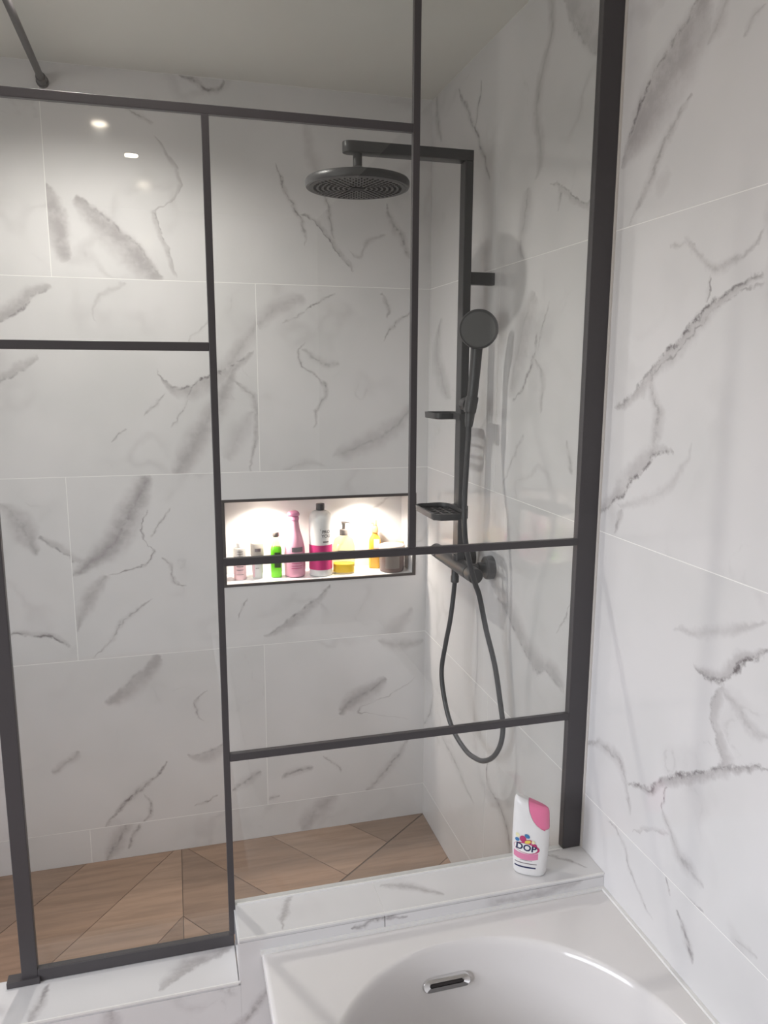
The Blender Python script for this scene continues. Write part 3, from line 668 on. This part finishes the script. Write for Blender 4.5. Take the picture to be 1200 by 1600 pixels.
for rr, cnt in ((.030, 14), (.043, 20), (.056, 26), (.069, 32), (.082, 38), (.095, 44), (.108, 50)):
    for k in range(cnt):
        a = 2*math.pi*k/cnt + rr*40
        x, y = hc[0] + rr*math.cos(a), hc[1] + rr*math.sin(a)
        if abs(x-hc[0]) < .02 and abs(y-hc[1]) < .02: continue
        ca, sa = math.cos(a), math.sin(a)
        q = [(x + ca*dx - sa*dy_, y + sa*dx + ca*dy_) for dx, dy_ in ((-.0035, -.0016), (.0035, -.0016), (.0035, .0016), (-.0035, .0016))]
        m_.loft([[(px, py, 2.1072) for px, py in q], [(px*.999 + x*.001, py*.999 + y*.001, 2.1052) for px, py in q]])
nz = obj('spray_nozzles', m_, M['nozzle_dk'], head); nz['kind'] = 'stuff'
obj('spray_plug', MB().box(hc[0]-.017, hc[0]+.017, hc[1]-.017, hc[1]+.017, 2.1045, 2.1072), M['nozzle_dk'], head, bev=.001)
part('wall_bracket', MB().box(RX1-.001, -.0004, .583, .605, 1.882, 1.9145), M['tap'], sh, bev=.0015)
# mixer bar, runs along the wall
MX, MZ = -.082, 1.108
part('mixer_body', MB().axis((MX, .505, MZ), (MX, .745, MZ), [(.0195, 0), (.0215, .01), (.0215, .99), (.0195, 1)], 32), M['tap'], sh, smooth=35)
k1 = part('temperature_knob', MB().axis((MX, .463, MZ), (MX, .5035, MZ), [(.0195, 0), (.0212, .05), (.0218, .9), (.0205, 1)], 32), M['tap'], sh, smooth=35)
k2 = part('flow_knob', MB().axis((MX, .7465, MZ), (MX, .795, MZ), [(.0205, 0), (.0218, .1), (.0212, .95), (.0195, 1)], 32), M['tap'], sh, smooth=35)
obj('knob_grip', MB().box(MX-.032, MX-.019, .768, .776, MZ-.005, MZ+.006), M['tap'], k2, bev=.001)
part('riser_foot', MB().lathe([(.0165, MZ+.016), (.0175, MZ+.018), (.0175, MZ+.030), (.016, MZ+.033)], ((RX0+RX1)/2, .594, 0), 28), M['tap'], sh, smooth=35)
for y in (.547, .697):
    fl = part('wall_union', MB().axis((MX+.016, y, MZ), (-.022, y, MZ), [(.0135, 0), (.0135, .5), (.017, .55), (.017, 1)], 28), M['tap'], sh, smooth=35)
    obj('cover_disc', MB().axis((-.0225, y, MZ), (-.0004, y, MZ), [(.029, 0), (.0325, .12), (.0335, .3), (.0335, 1)], 40), M['tap'], fl, smooth=35)
part('hose_outlet', MB().axis((-.078, .634, MZ-.062), (-.078, .634, MZ-.018), [(.0095, 0), (.0120, .05), (.0120, .45), (.0105, .5), (.0105, 1)], 24), M['tap'], sh, smooth=35)
# slider with the cradle for the hand shower
sl = part('slider', MB().axis((-.0835, .5735, 1.566), (-.0875, .527, 1.566), [(.0165, 0), (.0185, .1), (.0195, .85), (.0175, 1)], 28), M['tap'], sh, smooth=35)
obj('cradle', MB().axis((-.0955, .504, 1.545), (-.0885, .504, 1.588), [(.0150, 0), (.0165, .1), (.0170, .9), (.016, 1)], 28), M['tap'], sl, smooth=35)

hs = thing('hand_shower', 'round black hand shower on its slider with a long looping black hose', 'hand shower', (-.092, .504, 1.53))
H = Vector((-.083, .486, 1.761)); nrm = Vector((-.40, -.905, -.14)).normalized()
part('spray_disc', MB().axis(H - nrm*.016, H + nrm*.012, [(.020, 0), (.038, .12), (.0475, .38), (.0505, .62), (.0505, .86), (.0485, 1)], 48), M['tap'], hs, smooth=35)
part('spray_face', MB().axis(H + nrm*.0117, H + nrm*.0135, [(.0445, 0), (.0440, 1)], 40), M['nozzle'], hs, smooth=35)
hp = spline([(-.0815, .497, 1.735), (-.082, .500, 1.705), (-.0835, .502, 1.665), (-.0885, .503, 1.595), (-.0925, .5035, 1.556), (-.096, .503, 1.528)], 5)
n_ = len(hp)
part('handle', MB().tube(hp, [.0165 - .0042*(i/(n_-1)) for i in range(n_)], 20), M['tap'], hs, smooth=50)
part('hose_nut', MB().axis((-.0957, .503, 1.533), (-.0975, .502, 1.508), [(.0120, 0), (.0120, .35), (.0095, 1)], 20), M['tap'], hs, smooth=35)
hose_pts = [(-.0975, .502, 1.508), (-.100, .497, 1.475), (-.111, .476, 1.420), (-.128, .442, 1.309), (-.127, .434, 1.224), (-.113, .430, 1.152), (-.097, .430, 1.098), (-.086, .425, 1.064),
    (-.070, .410, .973), (-.051, .390, .880), (-.040, .370, .778), (-.037, .356, .718), (-.044, .352, .672), (-.056, .366, .632), (-.068, .397, .604), (-.075, .4387, .589),
    (-.085, .4964, .5865), (-.100, .563, .620), (-.110, .605, .684), (-.112, .638, .771), (-.101, .637, .8606), (-.091, .631, .931), (-.082, .634, .998), (-.078, .634, 1.047)]
part('hose', MB().tube(spline(hose_pts, 8), .0071, 12), M['hose'], hs, smooth=50)

# soap dishes clamped to the riser
def dish(label, x0, x1, y0, y1, z0, z1, slots, rc, cl):
    d = thing('soap_dish', label, 'soap dish', ((x0+x1)/2, (y0+y1)/2, z0), 0, 'soap dishes on the shower column')
    def rr(ins, n=8):
        out = []
        r_ = max(rc - ins, .004)
        for cx_, cy_, a0 in ((x1-rc, y1-rc, 0), (x0+rc, y1-rc, 90), (x0+rc, y0+rc, 180), (x1-rc, y0+rc, 270)):
            for k in range(n+1):
                a = math.radians(a0 + 90*k/n); out.append((cx_ + r_*math.cos(a), cy_ + r_*math.sin(a)))
        return out
    R = [[(x, y, z0) for x, y in rr(.006)], [(x, y, z0+.003) for x, y in rr(.001)], [(x, y, z1) for x, y in rr(0)], [(x, y, z1) for x, y in rr(.0045)], [(x, y, z1-.009) for x, y in rr(.0055)]]
    # ring walls, the floor of the tray is slotted
    m_ = MB().loft(R, cap=False)
    lo, hi = rr(.006), rr(.0055)
    part('tray_rim', m_, M['tap'], d, smooth=40)
    ix0, ix1, iy0, iy1 = x0+.004, x1-.004, y0+.004, y1-.004
    b = MB(); zz0, zz1 = z0+.0005, z0+.005
    ncol, nrow = slots
    cw = (ix1-ix0)/ncol; rw = (iy1-iy0)/nrow; bw = .0042
    def span(v, lo_, hi_, c0, c1):   # keep the floor strips inside the rounded outline
        dd = max(0, rc - (v - c0), rc - (c1 - v))
        s_ = rc - math.sqrt(max(0, rc*rc - dd*dd)) if dd > 0 else 0
        return lo_ + s_, hi_ - s_
    for i in range(ncol+1):
        x = min(max(ix0 + i*cw, ix0+bw/2), ix1-bw/2); a, c = span(x, iy0, iy1, x0, x1); b.box(x-bw/2, x+bw/2, a, c, zz0, zz1)
    for j in range(nrow+1):
        y = min(max(iy0 + j*rw, iy0+bw/2), iy1-bw/2); a, c = span(y, ix0, ix1, y0, y1); b.box(a, c, y-bw/2, y+bw/2, zz0+.0002, zz1-.0002)
    part('slotted_base', b, M['tap'], d)
    m_ = MB(); w_ = .0045
    zc0, zc1 = z0+.001, z1-.001
    m_.box(RX0-w_, RX0-.0006, RY0-w_, RY1+w_, zc0, zc1).box(RX1+.0006, RX1+w_, RY0-w_, RY1+w_, zc0, zc1)
    m_.box(RX0-.0006, RX1+.0006, RY0-w_, RY0-.0006, zc0, zc1).box(RX0-.0006, RX1+.0006, RY1+.0006, RY1+w_, zc0, zc1)
    part('clamp', m_, M['tap'], d)
    return d
dish('lower black slotted soap dish, the wide one just above the mixer bar', -.206, -.101, .455, .645, 1.266, 1.284, (4, 7), .034, 0)
dish('upper black soap dish seen edge-on below the hand shower slider', -.150, -.050, .621, .735, 1.521, 1.5385, (3, 7), .022, 1)

# ------------------------------------------------------------------ bottles
def cface(x, y):
    return math.atan2(-1.426 - y, -.8557 - x) + math.pi/2
def text_mesh(body, size, bold=0.0, spacing=1.0):
    cu = bpy.data.curves.new('lettering', 'FONT'); cu.body = body; cu.size = size; cu.align_x = 'CENTER'; cu.align_y = 'CENTER'; cu.offset = bold; cu.space_character = spacing; cu.resolution_u = 3
    o = bpy.data.objects.new('lettering', cu); COL.objects.link(o)
    dg = bpy.context.evaluated_depsgraph_get()
    me = bpy.data.meshes.new_from_object(o.evaluated_get(dg))
    V = [(v.co.x, v.co.y) for v in me.vertices]; F = [tuple(p.vertices) for p in me.polygons]
    bpy.data.objects.remove(o); bpy.data.curves.remove(cu); bpy.data.meshes.remove(me)
    return V, F
def letters(body, size, cx, cz, mp, mat, parent, bold=0.0, rot=0, sx=1.0, name='lettering'):
    V, F = text_mesh(body, size, bold)
    c, s_ = math.cos(rot), math.sin(rot)
    mb = MB(); mb.add([mp(cx + (x*sx*c - y*s_), cz + (x*sx*s_ + y*c)) for x, y in V], F)
    return obj(name, mb, mat, parent)
def patch(x0, x1, z0, z1, mp, n=10, m=2, bend=0.0):
    mb = MB(); V = []; F = []
    for j in range(m+1):
        for i in range(n+1):
            t = i/n; V.append(mp(x0 + (x1-x0)*t, z0 + (z1-z0)*j/m + bend*(4*t*(1-t))))
    for j in range(m):
        for i in range(n): F.append((j*(n+1)+i, j*(n+1)+i+1, (j+1)*(n+1)+i+1, (j+1)*(n+1)+i))
    return mb.add(V, F)
def blob(cx, cz, rx, rz, mp, rot=0, n=20):
    V = [mp(cx, cz)]; F = []
    c, s_ = math.cos(rot), math.sin(rot)
    for k, q in enumerate((.5, 1.0)):
        for i in range(n):
            a = 2*math.pi*i/n; x, z = rx*q*math.cos(a), rz*q*math.sin(a); V.append(mp(cx + x*c - z*s_, cz + x*s_ + z*c))
    for i in range(n):
        j = (i+1) % n; F.append((0, 1+i, 1+j)); F.append((1+i, 1+n+i, 1+n+j, 1+j))
    return MB().add(V, F)
def on_cyl(rad, off=.0004):
    def mp(x, z):
        a = x/rad; return ((rad+off)*math.sin(a), -(rad+off)*math.cos(a), z)
    return mp
def ell(wx, wy, z, n=40, e=2.0, cx=0.0):
    out = []
    for i in range(n):
        a = 2*math.pi*i/n; c, s_ = math.cos(a), math.sin(a)
        out.append((cx + wx*math.copysign(abs(c)**(2/e), c), wy*math.copysign(abs(s_)**(2/e), s_), z))
    return out

C = lambda name, col, **k: plain(name, col, **{'rough': .3, **k})
M['b_white'] = C('white_plastic', (.80, .79, .78), rough=.28)
M['b_pink'] = C('pink_plastic', (.82, .40, .52), rough=.25)
M['b_palepink'] = C('pale_pink_plastic', (.85, .58, .62), rough=.3)
M['b_rose'] = C('rose_pump_plastic', (.86, .35, .55), rough=.3)
M['b_magenta'] = C('magenta_label', (.55, .035, .18), rough=.35)
M['b_darkcap'] = C('dark_grey_cap', (.055, .05, .05), rough=.45)
M['b_greycap'] = C('grey_cap', (.22, .19, .17), rough=.45)
M['b_silver'] = C('silvery_cap', (.50, .48, .46), rough=.3, metal=.4)
M['b_beigecap'] = C('greige_cap', (.42, .38, .34), rough=.35)
M['b_green'] = C('bright_green_soap', (.16, .62, .015), rough=.1)
M['b_clear'] = clear_glass('clear_plastic', (.97, .97, .95), .05, .05)
M['b_yellowclear'] = clear_glass('yellow_clear_plastic', (.97, .94, .75), .05, .05)
M['b_yellow'] = C('yellow_soap', (.85, .62, .04), rough=.1)
M['b_orange'] = C('orange_yellow_oil', (.85, .47, .06), rough=.12)
M['b_orangecap'] = C('orange_spray_cap', (.78, .36, .16), rough=.35)
M['b_ink'] = C('black_ink', (.03, .025, .03), rough=.5)
M['b_inkgrey'] = C('grey_ink', (.20, .17, .18), rough=.5)
M['b_darkgreen'] = C('dark_green_label', (.035, .06, .015), rough=.4)
M['b_candle'] = C('smoky_brown_glass', (.17, .125, .115), rough=.08)
M['b_candlelid'] = C('pale_candle_lid', (.62, .52, .46), rough=.3)
M['b_tan'] = C('tan_plastic', (.62, .42, .30), rough=.35)
M['s_pink'] = C('shampoo_cap_pink', (.82, .22, .38), rough=.14)
M['s_ribbon'] = C('label_pink', (.72, .24, .40), rough=.35)
M['s_navy'] = C('label_navy', (.02, .025, .09), rough=.4)
M['s_blue'] = C('label_blue', (.06, .20, .42), rough=.4)
M['s_red'] = C('label_raspberry', (.50, .05, .16), rough=.4)
M['s_yel'] = C('label_yellow', (.85, .66, .12), rough=.4)
M['s_pale'] = C('label_pale_yellow', (.82, .78, .50), rough=.4)
M['s_white'] = C('label_white', (.85, .85, .84), rough=.35)

SZ = NZ0 + .009 + .0003       # niche shelf
GRP = 'toiletries in the lit niche'
def bottle(name, label, cat, x, y, turn=0.0):
    return thing(name, label, cat, (x, y, SZ), cface(x, y) + turn, GRP)
def lines(parent, mp, xs, rows, mat):
    for (x0, x1, z, h) in rows: obj('printed_line', patch(x0, x1, z-h/2, z+h/2, mp, 8, 1), mat, parent)

# 1 small pink bottle with silver band
b = bottle('toiletry_bottle', 'small pale pink bottle with silver shoulder, first from the left in the niche', 'bottle', -.652, 1.200)
R_ = .0212
bo = obj('bottle_body', MB().lathe([(.0195, 0), (R_, .002), (R_, .068), (.0205, .0685)], n=32), M['b_palepink'], b, smooth=35)
bd = obj('silver_band', MB().lathe([(R_, .0687), (R_, .106), (.019, .110), (.010, .1115)], n=32), M['b_silver'], b, smooth=35)
obj('cap', MB().lathe([(.0095, .112), (.0095, .126), (.0085, .128)], n=24), M['b_white'], b, smooth=35)
lines(bd, on_cyl(R_), 0, [(-.008, .012, .100, .003), (-.008, .012, .092, .003), (-.008, .012, .083, .002)], M['b_inkgrey'])
lines(bo, on_cyl(R_), 0, [(-.012, .013, .048, .003), (-.012, .013, .036, .0025), (-.012, .013, .020, .002), (-.012, .013, .060, .002)], M['b_inkgrey'])
# 2 tube standing on its head... cap above
b = bottle('toiletry_tube', 'white and pink tube with broad greige cap, second from the left in the niche', 'tube', -.592, 1.200)
obj('tube_body', MB().loft([ell(.017, .006, 0, e=2.4), ell(.0185, .012, .03), ell(.020, .019, .075), ell(.020, .0195, .079)]), M['b_white'], b, smooth=35)
cp = obj('cap', MB().lathe([(.0205, .0795), (.0225, .081), (.0225, .123), (.0205, .126), (.003, .1265)], n=32), M['b_beigecap'], b, smooth=35)
obj('lettering_block', patch(-.008, .013, .097, .108, on_cyl(.0225), 8, 1), M['b_inkgrey'], cp)
mp2 = lambda x, z: (x, -(.006 + (.0195-.006)*z/.08)*math.sqrt(max(0, 1-(x/.0205)**2)) - .0012, z)
obj('pink_stripe', patch(-.0165, -.009, .004, .072, mp2, 4, 6), M['b_palepink'], b)
obj('printed_line', patch(-.006, .008, .052, .055, mp2, 6, 1), M['b_inkgrey'], b)
obj('printed_line', patch(-.006, .006, .036, .038, mp2, 6, 1), M['b_inkgrey'], b)
# 3 green bottle
b = bottle('toiletry_bottle', 'bright green bottle with clear neck and grey cap in the niche', 'bottle', -.527, 1.195)
obj('green_fill', MB().loft([ell(.0175, .0115, .001, e=3), ell(.0190, .013, .004, e=3), ell(.0190, .013, .098, e=3), ell(.0165, .011, .109, e=3)]), M['b_green'], b, smooth=35)
obj('bottle_shoulder', MB().loft([ell(.0165, .011, .1093, e=3), ell(.012, .010, .122, e=2.5), ell(.0095, .0095, .132), ell(.009, .009, .143)]), M['b_yellowclear'], b, smooth=35)
obj('cap', MB().lathe([(.0105, .1435), (.0112, .1445), (.0112, .159), (.0105, .1605)], n=24), M['b_greycap'], b, smooth=35)
flat = lambda yy: (lambda x, z: (x, -yy - .0004, z))
obj('label_panel', patch(-.006, .0150, .036, .090, flat(.013), 2, 1), M['b_darkgreen'], b)
obj('label_emblem', patch(.000, .009, .052, .066, flat(.0134), 2, 1), M['b_yellow'], b)
# 4 pink pump bottle
b = bottle('pump_bottle', 'pink shapely pump bottle with rose pump top in the niche', 'bottle', -.4615, 1.200)
prof = [(.030, 0), (.0345, .003), (.0360, .010), (.0367, .040), (.0362, .077), (.0342, .104), (.0308, .122), (.0268, .139), (.0222, .154), (.0190, .167), (.0165, .183), (.0152, .192), (.0145, .1975)]
bo = obj('bottle_body', MB().lathe(prof, n=44), M['b_pink'], b, smooth=50)
pu = obj('pump_collar', MB().lathe([(.0130, .1978), (.0165, .199), (.0168, .207), (.0150, .2105), (.009, .211)], n=32), M['b_rose'], b, smooth=35)
obj('pump_head', MB().loft([ell(.009, .009, .2113), ell(.0195, .0165, .2135, cx=-.002), ell(.0222, .0180, .2180, cx=-.003), ell(.0195, .0165, .2255, cx=-.0025), ell(.012, .011, .2305, cx=-.001), ell(.003, .003, .2322)]), M['b_rose'], pu, smooth=40)
m4 = on_cyl(.0368)
obj('label_block', patch(-.0105, .0300, .091, .108, lambda x, z: on_cyl(.0345+.0012)(x, z), 12, 2), M['b_inkgrey'], bo)
lines(bo, m4, 0, [(-.010, .028, .080, .0025), (-.010, .026, .052, .002), (-.012, .026, .042, .002), (-.012, .026, .034, .002)], M['b_magenta'])
# 5 white litre bottle with magenta band
b = bottle('shampoo_bottle', 'tall white bottle with magenta lower band and dark cap, tallest in the niche', 'bottle', -.3705, 1.195)
R5 = .0405
prof = [(.036, 0), (.0395, .002), (.0405, .006), (.0405, .193), (.0396, .205), (.0355, .2175), (.0275, .2258), (.0185, .2292), (.0140, .2305)]
bo = obj('bottle_body', MB().lathe(prof, n=48), M['b_white'], b, smooth=45)
obj('cap', MB().lathe([(.0140, .231), (.0150, .232), (.0150, .252), (.0140, .2535)], n=32), M['b_darkcap'], b, smooth=35)
obj('magenta_band', MB().lathe([(R5+.0004, .024), (R5+.0004, .112)], n=48, cap=False), M['b_magenta'], bo, smooth=60)
mp = on_cyl(R5, .0006)
letters('PRO', .0155, .0205, .159, mp, M['b_ink'], bo, .0002)
letters('YOU', .0155, .0200, .144, mp, M['b_ink'], bo, .0002)
lines(bo, mp, 0, [(.008, .030, .124, .005)], M['b_inkgrey'])
letters("'", .016, -.0005, .162, mp, M['b_ink'], bo)
# 6 clear pump bottle with yellow soap
b = bottle('pump_bottle', 'clear rounded pump bottle with grey pump and a little yellow soap in the niche', 'bottle', -.2865, 1.200)
obj('bottle_body', MB().loft([ell(.034, .022, 0, e=3), ell(.0390, .026, .004, e=3), ell(.0395, .0265, .060, e=3), ell(.0385, .026, .100, e=2.8), ell(.0320, .023, .122, e=2.5), ell(.018, .016, .132), ell(.0125, .0125, .136)]), M['b_yellowclear'], b, smooth=45)
obj('soap_fill', MB().loft([ell(.0320, .0205, .003, e=3), ell(.0370, .0245, .006, e=3), ell(.0372, .0246, .034, e=3)]), M['b_yellow'], b, smooth=35)
pu = obj('pump_collar', MB().lathe([(.0135, .1365), (.0145, .1375), (.0145, .154), (.0125, .157), (.006, .158)], n=28), M['b_greycap'], b, smooth=35)
obj('pump_stem', MB().lathe([(.0055, .1583), (.0055, .174), (.0075, .1745), (.0075, .181)], n=20), M['b_greycap'], pu, smooth=35)
obj('pump_spout', MB().tube([(-.009, .0, .1835), (.006, 0, .1825), (.018, 0, .1815), (.0245, 0, .1785)], [.0028, .0040, .0032, .0022], 10), M['b_greycap'], pu, smooth=45)
mp6 = lambda x, z: (x, -.0272, z)
lines(b, mp6, 0, [(-.020, .006, .084, .003), (-.018, .004, .078, .0015), (-.022, .014, .045, .0015)], M['b_inkgrey'])
# 7 slim orange spray bottle
b = bottle('spray_bottle', 'slim amber yellow spray bottle standing behind the candle in the niche', 'bottle', -.163, 1.236)
obj('bottle_body', MB().loft([ell(.018, .011, 0, e=3), ell(.0215, .0135, .003, e=3), ell(.0215, .0135, .100, e=3), ell(.019, .012, .112, e=2.6), ell(.0105, .0095, .124), ell(.0100, .0095, .132)]), M['b_orange'], b, smooth=45)
cp = obj('spray_cap', MB().lathe([(.0110, .1325), (.0118, .1335), (.0118, .152), (.0100, .155), (.0070, .1555), (.0070, .176), (.006, .178)], n=24), M['b_orangecap'], b, smooth=35)
obj('spray_nozzle', MB().axis((-.006, -.003, .168), (-.0135, -.006, .168), [(.0040, 0), (.0036, 1)], 12), M['b_orangecap'], cp, smooth=35)
obj('label_panel', patch(-.004, .017, .075, .110, flat(.0137), 4, 1), M['b_palepink'], b)
# 8 candle
b = bottle('candle_jar', 'smoky grey-brown candle jar with pale lid at the right of the niche', 'candle', -.1135, 1.187)
obj('jar', MB().lathe([(.038, 0), (.0425, .002), (.0440, .008), (.0455, .075), (.0450, .078)], n=48), M['b_candle'], b, smooth=40)
obj('lid', MB().lathe([(.0455, .0783), (.0465, .080), (.0465, .090), (.0440, .0945), (.0100, .0965)], n=48), M['b_candlelid'], b, smooth=40)
obj('label_panel', patch(-.022, .030, .016, .060, lambda x, z: on_cyl(.0440 + .0015*z/.075, .0006)(x, z), 12, 1), M['b_greycap'], b)
# 9 little tan tube by the end of the niche
b = bottle('toiletry_tube', 'little tan tube beside the candle at the right end of the niche', 'tube', -.0665, 1.232, -.3)
obj('tube_body', MB().loft([ell(.0125, .0125, .016), ell(.0125, .0115, .045), ell(.0120, .006, .080), ell(.0120, .0025, .096, e=2.5)]), M['b_tan'], b, smooth=40)
obj('cap', MB().lathe([(.0120, 0), (.0130, .001), (.0130, .0157), (.0125, .0159)], n=24), M['b_white'], b, smooth=35)

# ------------------------------------------------------------------ shampoo on the ledge
sb_ = thing('shampoo_bottle', 'white shampoo bottle with slanted pink cap and fruit label, standing on the ledge', 'bottle', (-.1535, -.0565, HL + .0003), -.52)
ARC = [(.109, .040), (.1105, .030), (.114, .022), (.121, .0125), (.129, .006), (.138, .001), (.150, -.0035), (.175, -.0085)]
def arcx(z):
    if z <= ARC[0][0]: return 9
    for (a, b_), (c, d) in zip(ARC, ARC[1:]):
        if z <= c: return b_ + (d-b_)*(z-a)/(c-a)
    return ARC[-1][1]
SECT = [(0, .0290, .0145), (.0015, .0325, .0180), (.006, .0350, .0200), (.03, .0365, .0210), (.06, .0385, .0215), (.09, .0390, .0210), (.105, .0388, .0205), (.109, .0387, .0203), (.1105, .0386, .0202), (.114, .0386, .0200), (.121, .0384, .0196), (.129, .0382, .0190), (.138, .0378, .0182), (.150, .0374, .0170), (.158, .0368, .0155), (.164, .0352, .0125), (.1675, .0325, .0080), (.168, .029, .004)]
def warp(x, y, z):          # slanted top, higher on the left
    k = max(0, (z-.11)/.058)
    return (x, y, z - .0125*k*(x/.038) - .003*k)
def sect(z, wx, wy, side, gap):
    P = ell(wx, wy, z, 48, 2.5); a = arcx(z); out = []
    for x, y, zz in P:
        if side == 'body': x = min(x, a - gap)
        else: x = max(x, a + gap)
        out.append(warp(x, y, zz))
    return out
body = MB().loft([sect(z, a, b_, 'body', .0004) for z, a, b_ in SECT])
bo = obj('bottle_body', body, M['b_white'], sb_, smooth=35)
cap = MB().loft([sect(z, a, b_, 'cap', .0004) for z, a, b_ in SECT if z >= .1105])
obj('flip_cap', cap, M['s_pink'], sb_, smooth=35)
def mps(off):
    def mp(x, z):
        for (a, b1, c1), (d, b2, c2) in zip(SECT, SECT[1:]):
            if z <= d: t_ = (z-a)/(d-a); wx = b1 + (b2-b1)*t_; wy = c1 + (c2-c1)*t_; break
        q = max(0, 1 - min(1, abs(x/wx))**2.5)**(1/2.5)
        return (x, -wy*q - off, z)
    return mp
S0, S1, S2, S3 = mps(.0003), mps(.0006), mps(.0009), mps(.0012)
obj('label_ribbon', patch(-.0335, .0180, .0420, .0565, S0, 20, 3, -.004), M['s_ribbon'], bo)
obj('label_ribbon', blob(-.0065, .0660, .0275, .0125, S0, -.08), M['s_red'], bo)
obj('label_oval', blob(-.0080, .0655, .0240, .0105, S1, -.08), M['s_white'], bo)
letters('DOP', .0200, -.0080, .0665, S2, M['s_navy'], bo, .0006, -.08, 1.05)
for cx_, cz_, rx_, rz_, rot_, m_ in ((-.0150, .0860, .0070, .0075, .3, 's_red'), (-.0060, .0935, .0062, .0042, -.6, 's_blue'), (-.0270, .0820, .0048, .0040, .3, 's_blue'), (-.0030, .0810, .0085, .0052, .25, 's_red'), (-.0045, .0808, .0068, .0036, .25, 's_yel'),
    (-.0265, .0925, .0042, .0048, .6, 's_pale'), (.0070, .0815, .0036, .0042, .2, 's_pale'), (.0095, .0750, .0055, .0034, -.3, 's_red'), (-.0110, .0800, .0050, .0035, 0, 's_red')):
    obj('fruit_print', blob(cx_, cz_, rx_, rz_, S2 if m_ != 's_yel' else S3, rot_, 14), M[m_], bo)
obj('printed_line', patch(-.0200, .0060, .0365, .0375, S0, 10, 1), M['b_inkgrey'], bo)
obj('printed_line', patch(-.0310, .0160, .0290, .0310, S0, 12, 1), M['b_inkgrey'], bo)
obj('printed_line', patch(-.0310, .0140, .0190, .0225, S0, 12, 1), M['s_navy'], bo)

# ------------------------------------------------------------------ recessed lights
M['lampface'] = plain('lit_lamp_face', (.9, .9, .9), emis=(1.0, .86, .70), es=60)
def downlight(x, y, z, rad, watt, label, name='downlight', col=(1, .96, .91), cone=150, facing=60):
    d = thing(name, label, 'light', (x, y, z), 0)
    obj('bezel', MB().lathe([(rad*.74, -.0008), (rad*.80, -.0035), (rad, -.003), (rad*1.03, -.0006)], n=32, cap=False), M['upvc'], d, smooth=40)
    obj('lamp_face', MB().lathe([(.001, -.0068), (rad*.45, -.0062), (rad*.73, -.0045), (rad*.73, -.0010), (.001, -.0010)], n=28), M['lampface'], d)
    ld = bpy.data.lights.new('lamp', 'SPOT'); ld.energy = watt; ld.color = col; ld.shadow_soft_size = rad*.55
    ld.spot_size = math.radians(cone); ld.spot_blend = .7
    lo = bpy.data.objects.new('lamp', ld); COL.objects.link(lo); lo.parent = d; lo.location = (0, 0, -.010)
    return d
downlight(-1.06, .587, ZC, .035, SPOT_SHOWER, 'small round ceiling downlight over the shower')
downlight(-.935, -.314, ZC, .035, SPOT_ROOM, 'small round ceiling downlight over the bathtub')
downlight(-.97, -2.08, ZC, .035, SPOT_ROOM, 'small round ceiling downlight nearest the wall opposite the shower')
for i, x in enumerate((-.565, -.212)):
    downlight(x, 1.190, NZ1 - .0102, .022, NICHE, ['left', 'right'][i] + ' of the two small warm spotlights in the niche ceiling', 'niche_spotlight', (1, .90, .81), 142)
